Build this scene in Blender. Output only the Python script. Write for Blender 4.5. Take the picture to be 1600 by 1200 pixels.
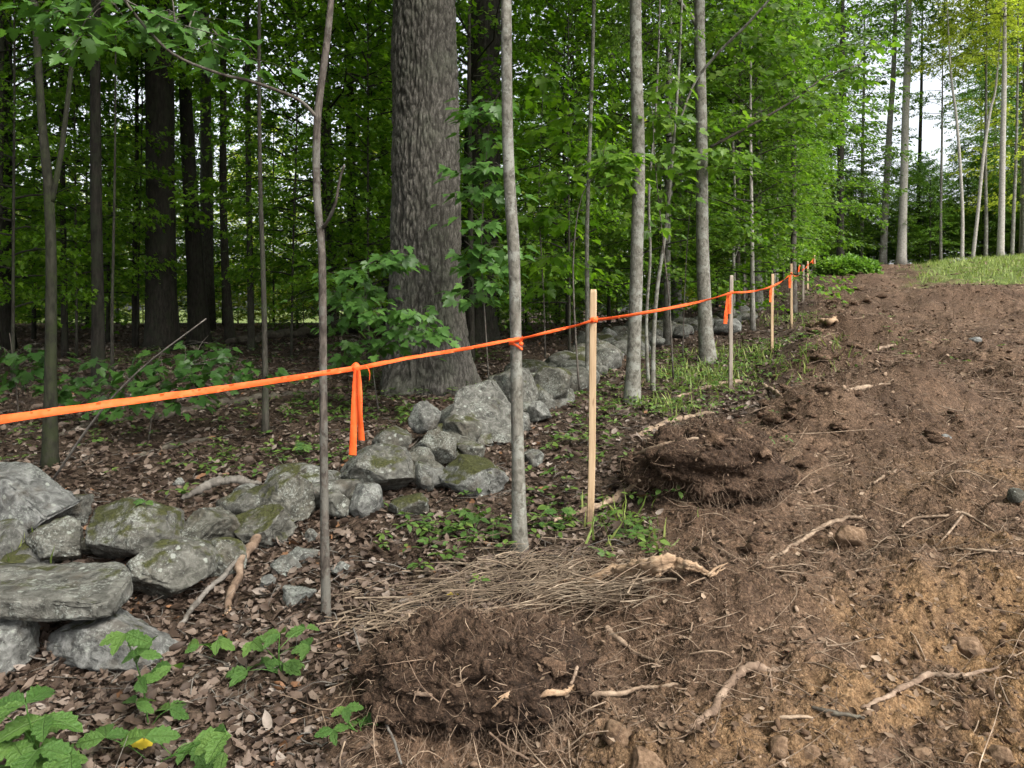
import bpy, math, random
import numpy as np
from mathutils import Vector

# ------------------------------------------------------------------ camera, sky, sun, exposure
for o in list(bpy.data.objects):
    bpy.data.objects.remove(o, do_unlink=True)
sc = bpy.context.scene
COL = sc.collection
F = 1150.0          # focal length in pixels of the 1600 px wide photograph
HY = 480.0          # row of the horizon in the photograph
EYE = 1.55          # camera height (m)
cam_d = bpy.data.cameras.new('camera')
cam_d.sensor_width = 36.0
cam_d.lens = F / 1600.0 * 36.0
cam_d.shift_y = -(600.0 - HY) / 1600.0
cam_d.clip_start = 0.05
cam_d.clip_end = 2000.0
cam = bpy.data.objects.new('camera', cam_d)
COL.objects.link(cam)
cam.location = (0, 0, EYE)
cam.rotation_euler = (math.radians(90), 0, 0)
sc.camera = cam

SUN_EL, SUN_AZ = math.radians(50), math.radians(138)   # azimuth clockwise from +Y (north)
world = bpy.data.worlds.new('World')
sc.world = world
world.use_nodes = True
wn, wl = world.node_tree.nodes, world.node_tree.links
wn.clear()
sky = wn.new('ShaderNodeTexSky')
sky.sky_type = 'NISHITA'
sky.sun_disc = False
sky.sun_elevation = SUN_EL
sky.sun_rotation = SUN_AZ
sky.air_density = 1.0
sky.dust_density = 4.0
sky.ozone_density = 1.0
hs = wn.new('ShaderNodeHueSaturation')
hs.inputs['Saturation'].default_value = 0.28
bg = wn.new('ShaderNodeBackground')
bg.inputs['Strength'].default_value = 0.15
wo = wn.new('ShaderNodeOutputWorld')
wl.new(sky.outputs[0], hs.inputs['Color'])
wl.new(hs.outputs[0], bg.inputs['Color'])
wl.new(bg.outputs[0], wo.inputs['Surface'])

sun_d = bpy.data.lights.new('sun', 'SUN')
sun_d.energy = 1.8
sun_d.angle = math.radians(22)
sun_d.color = (1.0, 0.95, 0.87)
sun = bpy.data.objects.new('sun', sun_d)
COL.objects.link(sun)
sd = Vector((math.sin(SUN_AZ) * math.cos(SUN_EL), math.cos(SUN_AZ) * math.cos(SUN_EL), math.sin(SUN_EL)))
sun.rotation_euler = sd.to_track_quat('Z', 'Y').to_euler()
sun.location = (10, -10, 40)

vs = sc.view_settings
vs.view_transform = 'Standard'
vs.look = 'None'
vs.gamma = 1.0
vs.use_curve_mapping = False
vs.exposure = 1.35
cy = sc.cycles
cy.max_bounces = 6
cy.diffuse_bounces = 4
cy.use_adaptive_sampling = True
cy.adaptive_threshold = 0.025
cy.denoising_prefilter = 'ACCURATE'
cy.glossy_bounces = 2
cy.transmission_bounces = 4
cy.transparent_max_bounces = 4
cy.use_denoising = True

RNG = np.random.default_rng(7)
R = math.radians

# ------------------------------------------------------------------ noise
_perm = np.random.default_rng(11).permutation(256)
_perm = np.concatenate([_perm, _perm, _perm]).astype(np.int64)
_g = np.random.default_rng(12).normal(size=(256, 3))
_g /= np.linalg.norm(_g, axis=1)[:, None]


def perlin(p):
    p = np.asarray(p, dtype=np.float64)
    i = np.floor(p).astype(np.int64)
    f = p - i
    i &= 255
    u = f * f * f * (f * (f * 6 - 15) + 10)
    res = 0.0
    for dx in (0, 1):
        wx = u[:, 0] if dx else 1 - u[:, 0]
        a = _perm[(i[:, 0] + dx) & 255]
        for dy in (0, 1):
            wy = u[:, 1] if dy else 1 - u[:, 1]
            b = _perm[a + ((i[:, 1] + dy) & 255)]
            for dz in (0, 1):
                wz = u[:, 2] if dz else 1 - u[:, 2]
                h = _perm[b + ((i[:, 2] + dz) & 255)]
                g = _g[h]
                d = g[:, 0] * (f[:, 0] - dx) + g[:, 1] * (f[:, 1] - dy) + g[:, 2] * (f[:, 2] - dz)
                res = res + wx * wy * wz * d
    return res * 1.5


def fbm(p, octv=4, gain=0.5):
    s, a = 0.0, 1.0
    p = np.asarray(p, dtype=np.float64)
    for k in range(octv):
        s = s + a * perlin(p + 17.3 * k)
        p = p * 2.03
        a *= gain
    return s


def n2(x, y, sc_, seed=0.0, octv=1):
    p = np.stack([np.ravel(x) * sc_ + seed, np.ravel(y) * sc_ - seed * 0.7, np.full(np.size(x), seed * 1.3)], 1)
    return fbm(p, octv).reshape(np.shape(x))


def sstep(a, b, v):
    t = np.clip((v - a) / (b - a), 0, 1)
    return t * t * (3 - 2 * t)


# ------------------------------------------------------------------ terrain functions
_YR = np.array([-10, 0, 2.5, 4.5, 7, 9.3, 13.7, 16.7, 22, 28, 36, 45, 60, 100, 400.])
_ZR = np.array([-.3, -.06, 0, .17, .40, .52, .78, 1.08, 1.75, 2.65, 3.5, 4.1, 4.6, 5, 5.])
_YL = np.array([-10, 0, 2.5, 5, 7, 9.3, 14, 20, 30, 60, 100, 400.])
_ZL = np.array([-.3, -.06, 0, .2, .38, .50, .72, .86, .85, .3, -1, -3.])
# edge between the leaf-littered woods floor and the bulldozed soil: X as a function of Y
_YB = np.array([-10, 0, 2.4, 2.9, 3.3, 3.7, 4.2, 4.8, 6.2, 7.6, 9.5, 12, 15, 20, 28, 40, 400.])
_XB = np.array([-2.5, -.9, -.45, -.62, -.55, .15, .55, 1.02, 1.75, 2.55, 3.7, 5.0, 6.0, 8.3, 12.0, 17.5, 190.])


def _smooth_interp(y, ys, zs):
    r = 0
    for d, w in ((-.8, .25), (0, .5), (.8, .25)):
        r = r + w * np.interp(y + d * np.clip(np.abs(y) * .12, .1, 3), ys, zs)
    return r


def xb(y):
    return np.interp(y, _YB, _XB)


# soft heaps of pushed-up soil: x, y, height, radius x, radius y
HEAPS = []


def dirt_mask(x, y):
    d = x - xb(y)
    n = n2(x, y, 1.1, 3.1, 2) * .28 + n2(x, y, 4.0, 5.1) * .06
    w = .16 + .012 * np.clip(y, 0, 30)
    return sstep(-w, w, d + n * (1 + .03 * np.clip(y, 0, 40)))


def H0(x, y):
    x = np.asarray(x, float)
    y = np.asarray(y, float)
    zr = _smooth_interp(y, _YR, _ZR)
    zl = _smooth_interp(y, _YL, _ZL)
    w = sstep(-9, 0.5, x - xb(y))
    z = zl * (1 - w) + zr * w
    far = sstep(60, 120, y)
    z = z + .065 * np.clip(x - .52 * y, 0, 12) * sstep(19, 27, y) * (1 - sstep(50, 70, y))
    z = z + .07 * n2(x, y, .55, 1.7, 2) * (1 - far) + far * 3 * n2(x, y, .01, 2.2)
    for hx, hy, hh, rx, ry in HEAPS:
        z = z + hh * np.exp(-((x - hx) / rx) ** 2 - ((y - hy) / ry) ** 2)
    return z


def Hfull(x, y, dm=None):
    x = np.asarray(x, float)
    y = np.asarray(y, float)
    if dm is None:
        dm = dirt_mask(x, y)
    z = H0(x, y)
    near = 1 - sstep(18, 40, y)
    lump = np.abs(n2(x, y, 1.7, 8.2, 2))
    clod = np.abs(n2(x, y, 5.5, 9.1, 2))
    fine = n2(x, y, 17., 4.4, 3)
    z = z + dm * near * (.10 * (lump - .25) + .075 * (clod - .2) + .030 * fine)
    z = z + dm * (.10 * n2(x, y, .8, 6.3) + sstep(5, 12, y) * .16 * (np.abs(n2(x, y, 1.1, 3.9, 3)) - .2)) * (1 - sstep(30, 60, y))
    dd = (x - xb(y)) * .9
    along = x * .42 + y * .9
    for d0 in (2.3, 3.9):
        rut = np.exp(-((dd - d0 - .15 * np.sin(y * .5)) / .21) ** 2)
        z = z - dm * near * rut * (.035 + .018 * np.sin(along * 2 * math.pi / .17)) * np.clip(.5 + n2(x, y, .7, 2.1, 2) * 1.6, 0, 1)
    z = z + (1 - dm) * (.03 * n2(x, y, 2.2, 7.7, 2) + .010 * n2(x, y, 12., 1.2, 2)) * near
    return z


def gp(px, py, H=H0):
    """where the line of sight through a photo pixel meets the terrain"""
    yy = np.exp(np.linspace(math.log(.9), math.log(140), 900))
    xx = (px - 800) / F * yy
    zz = EYE + (HY - py) / F * yy
    h = H(xx, yy)
    k = np.argmax(h >= zz)
    if h[k] < zz[k]:
        k = len(yy) - 1
    if k > 0:
        a, b = zz[k - 1] - h[k - 1], h[k] - zz[k]
        t = a / (a + b) if a + b > 1e-9 else 0
        Y = yy[k - 1] + t * (yy[k] - yy[k - 1])
    else:
        Y = yy[0]
    return np.array([(px - 800) / F * Y, Y, EYE + (HY - py) / F * Y])


def at(px, py, Y):
    return np.array([(px - 800) / F * Y, Y, EYE + (HY - py) / F * Y])


for (px_, py_, hh, rx, ry) in [(1140, 985, .20, .42, .38), (1030, 930, .10, .3, .25), (1120, 765, .16, .55, .45),
                               (1290, 655, .26, .5, .45), (1265, 640, .12, .2, .2), (1320, 645, .12, .22, .25), (1280, 560, .34, .6, .8), (1255, 545, .15, .3, .3), (1300, 530, .2, .35, .4), (1210, 590, .12, .5, .6),
                               (1540, 475, .45, 2.6, 1.3), (1330, 470, .22, 1.6, 1.0), (1400, 650, .10, .8, .6),
                               (1560, 780, .10, .7, .5), (1500, 560, .16, 1.3, .8), (1430, 900, .06, .5, .3),
                               (1490, 1010, -.06, .3, .2), (1005, 1000, -.16, .13, .12), (735, 1178, -.07, .34, .13), (1400, 500, -.15, 1.5, .8)]:
    q = gp(px_, py_)
    HEAPS.append((q[0], q[1], hh, rx, ry))

_hr = np.random.default_rng(44)
for _k in range(46):
    _y = math.exp(_hr.uniform(math.log(6.5), math.log(32)))
    _x = float(xb(_y)) + .4 + _hr.uniform(0, 1) ** 1.3 * (.85 * _y - float(xb(_y)))
    _r = _hr.uniform(.18, .5) * (1 + _y / 20)
    HEAPS.append((_x, _y, _hr.uniform(.25, .55) * _r * _hr.choice([1, 1, -.5]) * (1 if _y < 18 else .45), _r * _hr.uniform(.8, 1.8), _r * .8))

# ------------------------------------------------------------------ mesh helpers


def mk_mesh(name, V, Fc, mats=(), smooth=True, fmat=None):
    V = np.ascontiguousarray(V, dtype=np.float32).reshape(-1, 3)
    Fc = np.ascontiguousarray(Fc, dtype=np.int32)
    n, k = Fc.shape
    me = bpy.data.meshes.new(name)
    me.vertices.add(len(V))
    me.vertices.foreach_set('co', V.ravel())
    me.loops.add(n * k)
    me.loops.foreach_set('vertex_index', Fc.ravel())
    me.polygons.add(n)
    me.polygons.foreach_set('loop_start', np.arange(0, n * k, k, dtype=np.int32))
    try:
        me.polygons.foreach_set('loop_total', np.full(n, k, dtype=np.int32))
    except Exception:
        pass
    if smooth:
        me.polygons.foreach_set('use_smooth', np.ones(n, dtype=bool))
    for m in mats:
        me.materials.append(m)
    if fmat is not None:
        me.polygons.foreach_set('material_index', np.asarray(fmat, dtype=np.int32))
    me.update(calc_edges=True)
    me.validate()
    return me


def obj(name, me, parent=None, loc=(0, 0, 0), **props):
    o = bpy.data.objects.new(name, me)
    COL.objects.link(o)
    o.location = loc
    if parent is not None:
        o.parent = parent
    for k, v in props.items():
        o[k] = v
    return o


def thing(name, label, cat, loc=(0, 0, 0), group=None):
    o = bpy.data.objects.new(name, None)
    COL.objects.link(o)
    o.empty_display_size = .2
    o.location = loc
    o['label'] = label
    o['category'] = cat
    if group:
        o['group'] = group
    return o


def tube(P, rad, sides=8, cap=True, wob=0.0, seed=0, flute=None):
    """tapered tube along a polyline -> verts, quads (ends closed with a collapsed ring)"""
    P = np.asarray(P, float)
    rad = np.broadcast_to(np.asarray(rad, float), (len(P),)).copy()
    T = np.gradient(P, axis=0)
    T /= np.linalg.norm(T, axis=1)[:, None] + 1e-12
    ref = np.array([1., 0, 0]) if abs(T[0][0]) < .8 else np.array([0, 1., 0])
    A = np.zeros_like(P)
    for i in range(len(P)):
        a = ref - T[i] * np.dot(ref, T[i])
        a /= np.linalg.norm(a) + 1e-12
        A[i] = a
        ref = a
    B = np.cross(T, A)
    if cap:
        P = np.concatenate([P[:1], P, P[-1:]])
        A = np.concatenate([A[:1], A, A[-1:]])
        B = np.concatenate([B[:1], B, B[-1:]])
        rad = np.concatenate([[rad[0] * .05], rad, [rad[-1] * .05]])
    th = np.arange(sides) * 2 * math.pi / sides
    c, s = np.cos(th), np.sin(th)
    if flute:
        ph = np.cumsum(np.random.default_rng(int(seed) + 5).normal(size=(len(P), 3)) * .05, 0) + seed
        fl = 1 + flute * (.5 * np.cos(3 * th[None, :] + ph[:, :1]) + .35 * np.cos(5 * th[None, :] + ph[:, 1:2]) + .3 * np.cos(9 * th[None, :] + ph[:, 2:3]))
        radm = rad[:, None] * fl
    else:
        radm = np.repeat(rad[:, None], sides, 1)
    V = P[:, None, :] + radm[:, :, None] * (c[None, :, None] * A[:, None, :] + s[None, :, None] * B[:, None, :])
    if wob:
        nn = fbm(V.reshape(-1, 3) * (2.2 / max(rad.max(), .01)) * .35 + seed, 3).reshape(len(P), sides)
        V = V + (V - P[:, None, :]) * (wob * nn)[:, :, None]
    n = len(P)
    i = np.arange(n - 1)[:, None]
    j = np.arange(sides)[None, :]
    jn = (j + 1) % sides
    Q = np.stack([i * sides + j, i * sides + jn, (i + 1) * sides + jn, (i + 1) * sides + j], -1).reshape(-1, 4)
    return V.reshape(-1, 3), Q


def join(parts):
    Vs, Fs, off = [], [], 0
    for v, f in parts:
        Vs.append(v)
        Fs.append(f + off)
        off += len(v)
    return np.concatenate(Vs), np.concatenate(Fs)


def curve(pts, n=12):
    """Catmull-Rom through points"""
    P = np.asarray(pts, float)
    if len(P) == 2:
        t = np.linspace(0, 1, n)[:, None]
        return P[0] * (1 - t) + P[1] * t
    Q = np.concatenate([[2 * P[0] - P[1]], P, [2 * P[-1] - P[-2]]])
    out = []
    m = len(P) - 1
    for s in np.linspace(0, m, n):
        k = min(int(s), m - 1)
        t = s - k
        p0, p1, p2, p3 = Q[k], Q[k + 1], Q[k + 2], Q[k + 3]
        out.append(.5 * ((2 * p1) + (-p0 + p2) * t + (2 * p0 - 5 * p1 + 4 * p2 - p3) * t * t + (-p0 + 3 * p1 - 3 * p2 + p3) * t ** 3))
    return np.array(out)


def frames(D, N):
    D = D / (np.linalg.norm(D, axis=1)[:, None] + 1e-9)
    X = np.cross(D, N)
    X /= np.linalg.norm(X, axis=1)[:, None] + 1e-9
    Z = np.cross(X, D)
    return X, D, Z


def stamp(tv, tf, P, D, N, S):
    """copy a small template (x across, y along, z up) to many places"""
    X, Y, Z = frames(D, N)
    S = np.broadcast_to(S, (len(P),))[:, None, None]
    V = P[:, None, :] + S * (tv[None, :, 0:1] * X[:, None, :] + tv[None, :, 1:2] * Y[:, None, :] + tv[None, :, 2:3] * Z[:, None, :])
    Fc = tf[None, :, :] + (np.arange(len(P)) * len(tv))[:, None, None]
    return V.reshape(-1, 3), Fc.reshape(-1, tf.shape[1])


def fibres(P, D, L, w, bend, rng, segs=3, sides=3):
    """many thin bent roots at once"""
    n = len(P)
    D = D / (np.linalg.norm(D, axis=1)[:, None] + 1e-9)
    up = rng.normal(size=(n, 3))
    A = np.cross(D, up)
    A /= np.linalg.norm(A, axis=1)[:, None] + 1e-9
    B = np.cross(D, A)
    t = np.linspace(0, 1, segs + 1)
    b1 = (rng.normal(size=n) * bend)[:, None, None]
    b2 = (rng.normal(size=n) * bend)[:, None, None]
    L = np.broadcast_to(L, (n,))[:, None, None]
    C = P[:, None, :] + L * (t[None, :, None] * D[:, None, :] + b1 * (t ** 2)[None, :, None] * A[:, None, :]
                             + b2 * np.sin(t * 4)[None, :, None] * B[:, None, :] * .5)
    w = np.broadcast_to(w, (n,))[:, None] * (1 - .65 * t)[None, :]
    th = np.arange(sides) * 2 * math.pi / sides
    V = C[:, :, None, :] + w[:, :, None, None] * (np.cos(th)[None, None, :, None] * A[:, None, None, :] + np.sin(th)[None, None, :, None] * B[:, None, None, :])
    i = np.arange(segs)[:, None]
    j = np.arange(sides)[None, :]
    jn = (j + 1) % sides
    Q = np.stack([i * sides + j, i * sides + jn, (i + 1) * sides + jn, (i + 1) * sides + j], -1).reshape(-1, 4)
    Fc = Q[None] + (np.arange(n) * (segs + 1) * sides)[:, None, None]
    return V.reshape(-1, 3), Fc.reshape(-1, 4)


def fan(outline, mid, zf=None):
    """closed fan with a sunk midrib point"""
    V = [mid] + list(outline)
    n = len(outline)
    return np.array(V, float), np.array([[0, 1 + k, 1 + (k + 1) % n] for k in range(n)])


def mirror_leaf(right, mid, sag=.0, fold=.12):
    """right: points (x,y) from base to tip"""
    pts = [(x, y, fold * abs(x) - sag * y * y) for x, y in right]
    left = [(-x, y, z) for x, y, z in pts[1:-1]][::-1]
    return fan(pts + left, (0, mid, -sag * mid * mid))


# leaf templates (length 1 along y)
LEAF_MAPLE = mirror_leaf([(0, 0), (.30, .10), (.50, .50), (.24, .52), (0, 1)], .38, sag=.12, fold=.16)
LEAF_OVAL = mirror_leaf([(0, 0), (.26, .32), (.22, .66), (0, 1)], .45, sag=.15, fold=.22)
LEAF_DEAD = (np.array([(0, 0, 0), (.30, .28, .14), (.26, .62, .05), (.02, 1, .22), (-.28, .66, .16), (-.27, .25, .03), (0, .48, -.04)], float),
             np.array([(6, 0, 1), (6, 1, 2), (6, 2, 3), (6, 3, 4), (6, 4, 5), (6, 5, 0)]))
LEAF_BIG = mirror_leaf([(0, 0), (.10, .03), (.22, -.06), (.34, .04), (.33, .14), (.50, .22), (.44, .33), (.52, .48), (.40, .47), (.30, .42),
                        (.24, .47), (.31, .62), (.22, .66), (.23, .80), (.12, .80), (.09, .92), (0, 1.02)], .34, sag=.16, fold=.20)
LEAF_TRI = mirror_leaf([(0, 0), (.12, .14), (.23, .28), (.21, .36), (.29, .48), (.22, .54), (.25, .68), (.15, .72), (.14, .86), (0, 1.0)], .45, sag=.22, fold=.28)

# ------------------------------------------------------------------ materials


class NT:
    def __init__(self, name):
        self.m = bpy.data.materials.new(name)
        self.m.use_nodes = True
        self.t = self.m.node_tree
        self.t.nodes.clear()

    def n(self, typ, **kw):
        nd = self.t.nodes.new(typ)
        for k, v in kw.items():
            if hasattr(nd, k):
                setattr(nd, k, v)
            else:
                nd.inputs[k.replace('_', ' ')].default_value = v
        return nd

    def l(self, a, b):
        self.t.links.new(a, b)

    def out(self, sh):
        o = self.n('ShaderNodeOutputMaterial')
        self.l(sh, o.inputs['Surface'])
        return self.m

    def coords(self, kind='Object', scale=(1, 1, 1), rand=True):
        tc = self.n('ShaderNodeTexCoord')
        mp = self.n('ShaderNodeMapping')
        mp.inputs['Scale'].default_value = scale
        self.l(tc.outputs[kind], mp.inputs['Vector'])
        if rand:
            oi = self.n('ShaderNodeObjectInfo')
            mu = self.n('ShaderNodeMath', operation='MULTIPLY')
            mu.inputs[1].default_value = 37.0
            self.l(oi.outputs['Random'], mu.inputs[0])
            self.l(mu.outputs[0], mp.inputs['Location'])
        return mp.outputs[0]

    def noise(self, vec, scale, detail=4, rough=.55, dist=0.0):
        nd = self.n('ShaderNodeTexNoise')
        nd.inputs['Scale'].default_value = scale
        nd.inputs['Detail'].default_value = detail
        nd.inputs['Roughness'].default_value = rough
        nd.inputs['Distortion'].default_value = dist
        self.l(vec, nd.inputs['Vector'])
        return nd.outputs['Fac']

    def ramp(self, fac, stops, interp='LINEAR'):
        r = self.n('ShaderNodeValToRGB')
        r.color_ramp.interpolation = interp
        e = r.color_ramp.elements
        while len(e) < len(stops):
            e.new(.5)
        for el, (p, c) in zip(e, stops):
            el.position = p
            el.color = (c, c, c, 1) if isinstance(c, (int, float)) else (*c, 1)
        self.l(fac, r.inputs[0])
        return r.outputs[0]

    def mix(self, fac, a, b, typ='MIX'):
        m = self.n('ShaderNodeMix', data_type='RGBA', blend_type=typ)
        for sock, v in ((m.inputs[0], fac), (m.inputs[6], a), (m.inputs[7], b)):
            if isinstance(v, (int, float)):
                sock.default_value = v
            elif isinstance(v, tuple):
                sock.default_value = (*v, 1)
            else:
                self.l(v, sock)
        return m.outputs[2]

    def math(self, op, a, b=0.0):
        m = self.n('ShaderNodeMath', operation=op)
        for k, v in enumerate((a, b)):
            if isinstance(v, (int, float)):
                m.inputs[k].default_value = v
            else:
                self.l(v, m.inputs[k])
        return m.outputs[0]

    def bump(self, hgt, strength=.5, dist=.01):
        b = self.n('ShaderNodeBump')
        b.inputs['Strength'].default_value = strength
        b.inputs['Distance'].default_value = dist
        self.l(hgt, b.inputs['Height'])
        return b.outputs[0]

    def bsdf(self, col, rough=.8, spec=.3, normal=None):
        p = self.n('ShaderNodeBsdfPrincipled')
        if isinstance(col, tuple):
            p.inputs['Base Color'].default_value = (*col, 1)
        else:
            self.l(col, p.inputs['Base Color'])
        if isinstance(rough, (int, float)):
            p.inputs['Roughness'].default_value = rough
        else:
            self.l(rough, p.inputs['Roughness'])
        p.inputs['Specular IOR Level'].default_value = spec
        if normal is not None:
            self.l(normal, p.inputs['Normal'])
        return p.outputs[0]


def leaf_mat(name, dark, mid, light, trans=.38, spec=.35, tint=None):
    t = NT(name)
    geo = t.n('ShaderNodeNewGeometry')
    oi = t.n('ShaderNodeObjectInfo')
    col = t.ramp(geo.outputs['Random Per Island'], [(0, dark), (.55, mid), (1, light)])
    v = t.math('MULTIPLY_ADD', oi.outputs['Random'], .45)
    v.node.inputs[2].default_value = .8
    col = t.mix(1.0, col, v, 'MULTIPLY')
    nz = t.noise(t.coords('Object', rand=False), 18, 2)
    col = t.mix(t.math('MULTIPLY', nz, .35), col, mid)
    p = t.bsdf(col, .46, spec)
    tr = t.n('ShaderNodeBsdfTranslucent')
    tint = tint or (1.5, 1.65, .75)
    t.l(t.mix(1.0, col, tint, 'MULTIPLY'), tr.inputs['Color'])
    ms = t.n('ShaderNodeMixShader')
    ms.inputs[0].default_value = trans
    t.l(p, ms.inputs[1])
    t.l(tr.outputs[0], ms.inputs[2])
    return t.out(ms.outputs[0])


M = {}
M['leaf_wood'] = leaf_mat('leaf_wood', (.042, .100, .008), (.088, .178, .012), (.16, .265, .022), trans=.60)
M['leaf_edge'] = leaf_mat('leaf_edge', (.045, .100, .012), (.085, .165, .019), (.150, .235, .030), trans=.5)
M['leaf_lime'] = leaf_mat('leaf_lime', (.24, .30, .035), (.36, .43, .05), (.48, .52, .075), trans=.55, tint=(1.25, 1.3, .8))  # sunlight on the far crowns and scrub is put into this yellow-green
M['leaf_bright'] = leaf_mat('leaf_bright', (.07, .14, .02), (.11, .21, .03), (.17, .28, .045), trans=.4)
M['leaf_low'] = leaf_mat('leaf_low', (.045, .110, .022), (.070, .160, .032), (.11, .22, .045), trans=.36, spec=.4)


def plant_leaf_mat():
    t = NT('leaf_plant')
    tc = t.n('ShaderNodeTexCoord')
    sp = t.n('ShaderNodeSeparateXYZ')
    t.l(tc.outputs['Object'], sp.inputs[0])
    ax = t.math('ABSOLUTE', sp.outputs[0])
    oi = t.n('ShaderNodeObjectInfo')
    rib = t.ramp(ax, [(.0, 1.0), (.022, 0.0)])
    w = t.math('SINE', t.math('MULTIPLY', t.math('SUBTRACT', sp.outputs[1], t.math('MULTIPLY', ax, .75)), 44.0))
    vein = t.ramp(w, [(.86, 0.0), (.99, 1.0)])
    vm = t.math('MAXIMUM', rib, t.math('MULTIPLY', vein, .6))
    base = t.ramp(oi.outputs['Random'], [(0, (.040, .105, .020)), (.5, (.070, .150, .030)), (1, (.115, .205, .042))])
    nz = t.noise(t.coords('Object'), 9, 4)
    base = t.mix(t.math('MULTIPLY', nz, .5), base, (.085, .16, .03))
    col = t.mix(t.math('MULTIPLY', vm, .45), base, (.16, .25, .09))
    p = t.bsdf(col, .5, .35, t.bump(t.math('SUBTRACT', nz, vm), .6, .03))
    tr = t.n('ShaderNodeBsdfTranslucent')
    t.l(t.mix(1.0, col, (1.4, 1.5, .7), 'MULTIPLY'), tr.inputs['Color'])
    ms = t.n('ShaderNodeMixShader')
    ms.inputs[0].default_value = .35
    t.l(p, ms.inputs[1])
    t.l(tr.outputs[0], ms.inputs[2])
    return t.out(ms.outputs[0])


M['leaf_plant'] = plant_leaf_mat()
M['leaf_cover'] = leaf_mat('leaf_cover', (.045, .095, .020), (.075, .135, .028), (.13, .19, .04), trans=.3)
M['leaf_shade'] = leaf_mat('leaf_shade', (.022, .060, .012), (.036, .090, .017), (.058, .125, .024), trans=.36, spec=.3)  # darker leaf green: shade on the low maples is put into the colour
M['leaf_yellow'] = leaf_mat('leaf_yellow', (.55, .38, .03), (.62, .45, .04), (.7, .5, .06), trans=.2)


def litter_mat():
    t = NT('dead_leaf')
    geo = t.n('ShaderNodeNewGeometry')
    col = t.ramp(geo.outputs['Random Per Island'], [(0, (.022, .014, .010)), (.30, (.050, .032, .021)), (.55, (.088, .061, .044)),
                                                    (.78, (.138, .102, .078)), (.93, (.20, .162, .132)), (.975, (.27, .23, .195)), (.985, (.20, .09, .035)), (1, (.15, .07, .03))])
    nz = t.noise(t.coords('Object', rand=False), 45, 3)
    col = t.mix(t.math('MULTIPLY', nz, .6), col, (.07, .045, .03))
    return t.out(t.bsdf(col, .7, .35))


M['dead_leaf'] = litter_mat()


def wood_mat(name, a, b, c, scale=(1, 1, 1), ns=30, rough=.8, bumpd=.004):
    t = NT(name)
    vec = t.coords('Object', scale)
    n1 = t.noise(vec, ns * .3, 4)
    n2_ = t.noise(vec, ns, 5, .65)
    col = t.ramp(t.math('ADD', t.math('MULTIPLY', n1, .55), t.math('MULTIPLY', n2_, .45)), [(.33, a), (.5, b), (.66, c)])
    geo = t.n('ShaderNodeNewGeometry')
    v = t.math('MULTIPLY_ADD', geo.outputs['Random Per Island'], .6)
    v.node.inputs[2].default_value = .7
    col = t.mix(1.0, col, v, 'MULTIPLY')
    return t.out(t.bsdf(col, rough, .25, t.bump(n2_, .6, bumpd)))


M['root'] = wood_mat('root_wood', (.055, .035, .024), (.15, .102, .070), (.27, .20, .145), bumpd=.01)
M['root_pale'] = wood_mat('root_pale', (.075, .050, .033), (.185, .132, .090), (.34, .26, .185), bumpd=.01)
M['root_split'] = wood_mat('split_wood', (.13, .078, .045), (.29, .195, .120), (.42, .31, .21), scale=(.3, 3, 3), ns=30, bumpd=.012)
M['straw'] = wood_mat('dry_twig', (.060, .043, .029), (.145, .108, .074), (.27, .215, .155), ns=20)
M['fibre'] = wood_mat('root_fibre', (.07, .046, .032), (.15, .105, .072), (.30, .225, .16), ns=14)
M['stick_grey'] = wood_mat('stick_grey', (.045, .038, .032), (.105, .094, .080), (.185, .168, .148), scale=(1, 1, 1))
M['log_dark'] = wood_mat('log_dark', (.025, .020, .016), (.06, .05, .038), (.11, .10, .075))


def bark_mat(name, dark, mid, light, lich, sx=30, sz=5, lich_amt=.5, bd=.02):
    t = NT(name)
    vec = t.coords('Object', (1, 1, sz / sx))
    n1 = t.noise(vec, sx, 5, .6, .6)
    v2 = t.coords('Object', (1, 1, 1))
    blot = t.noise(v2, 7.0, 5, .65)
    fine = t.noise(v2, 70, 3, .6)
    col = t.ramp(n1, [(.30, dark), (.48, mid), (.68, light)])
    lm = t.ramp(t.math('ADD', t.math('MULTIPLY', blot, .75), t.math('MULTIPLY', fine, .25)), [(.50, 0.0), (.56, 1.0)])
    lm = t.math('MULTIPLY', lm, lich_amt)
    col = t.mix(lm, col, lich)
    col = t.mix(t.math('MULTIPLY', fine, .25), col, dark)
    h = t.math('ADD', n1, t.math('MULTIPLY', fine, .3))
    return t.out(t.bsdf(col, .85, .2, t.bump(h, .8, bd)))




def oak_bark():
    t = NT('bark_oak')
    ck = t.n('ShaderNodeAttribute', attribute_name='fissure').outputs['Fac']
    v = t.coords('Object')
    fine = t.noise(t.coords('Object', (1, 1, .35)), 55, 5, .7)
    blot = t.noise(v, 2.2, 4, .6)
    col = t.ramp(fine, [(.30, (.040, .036, .030)), (.48, (.098, .090, .077)), (.68, (.20, .187, .163))])
    col = t.mix(t.math('MULTIPLY', t.ramp(blot, [(.5, 0.0), (.65, 1.0)]), .35), col, (.13, .14, .10))
    col = t.mix(t.math('MULTIPLY', ck, .85), col, (.022, .020, .016))
    return t.out(t.bsdf(col, .9, .15, t.bump(fine, .8, .012)))


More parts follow.
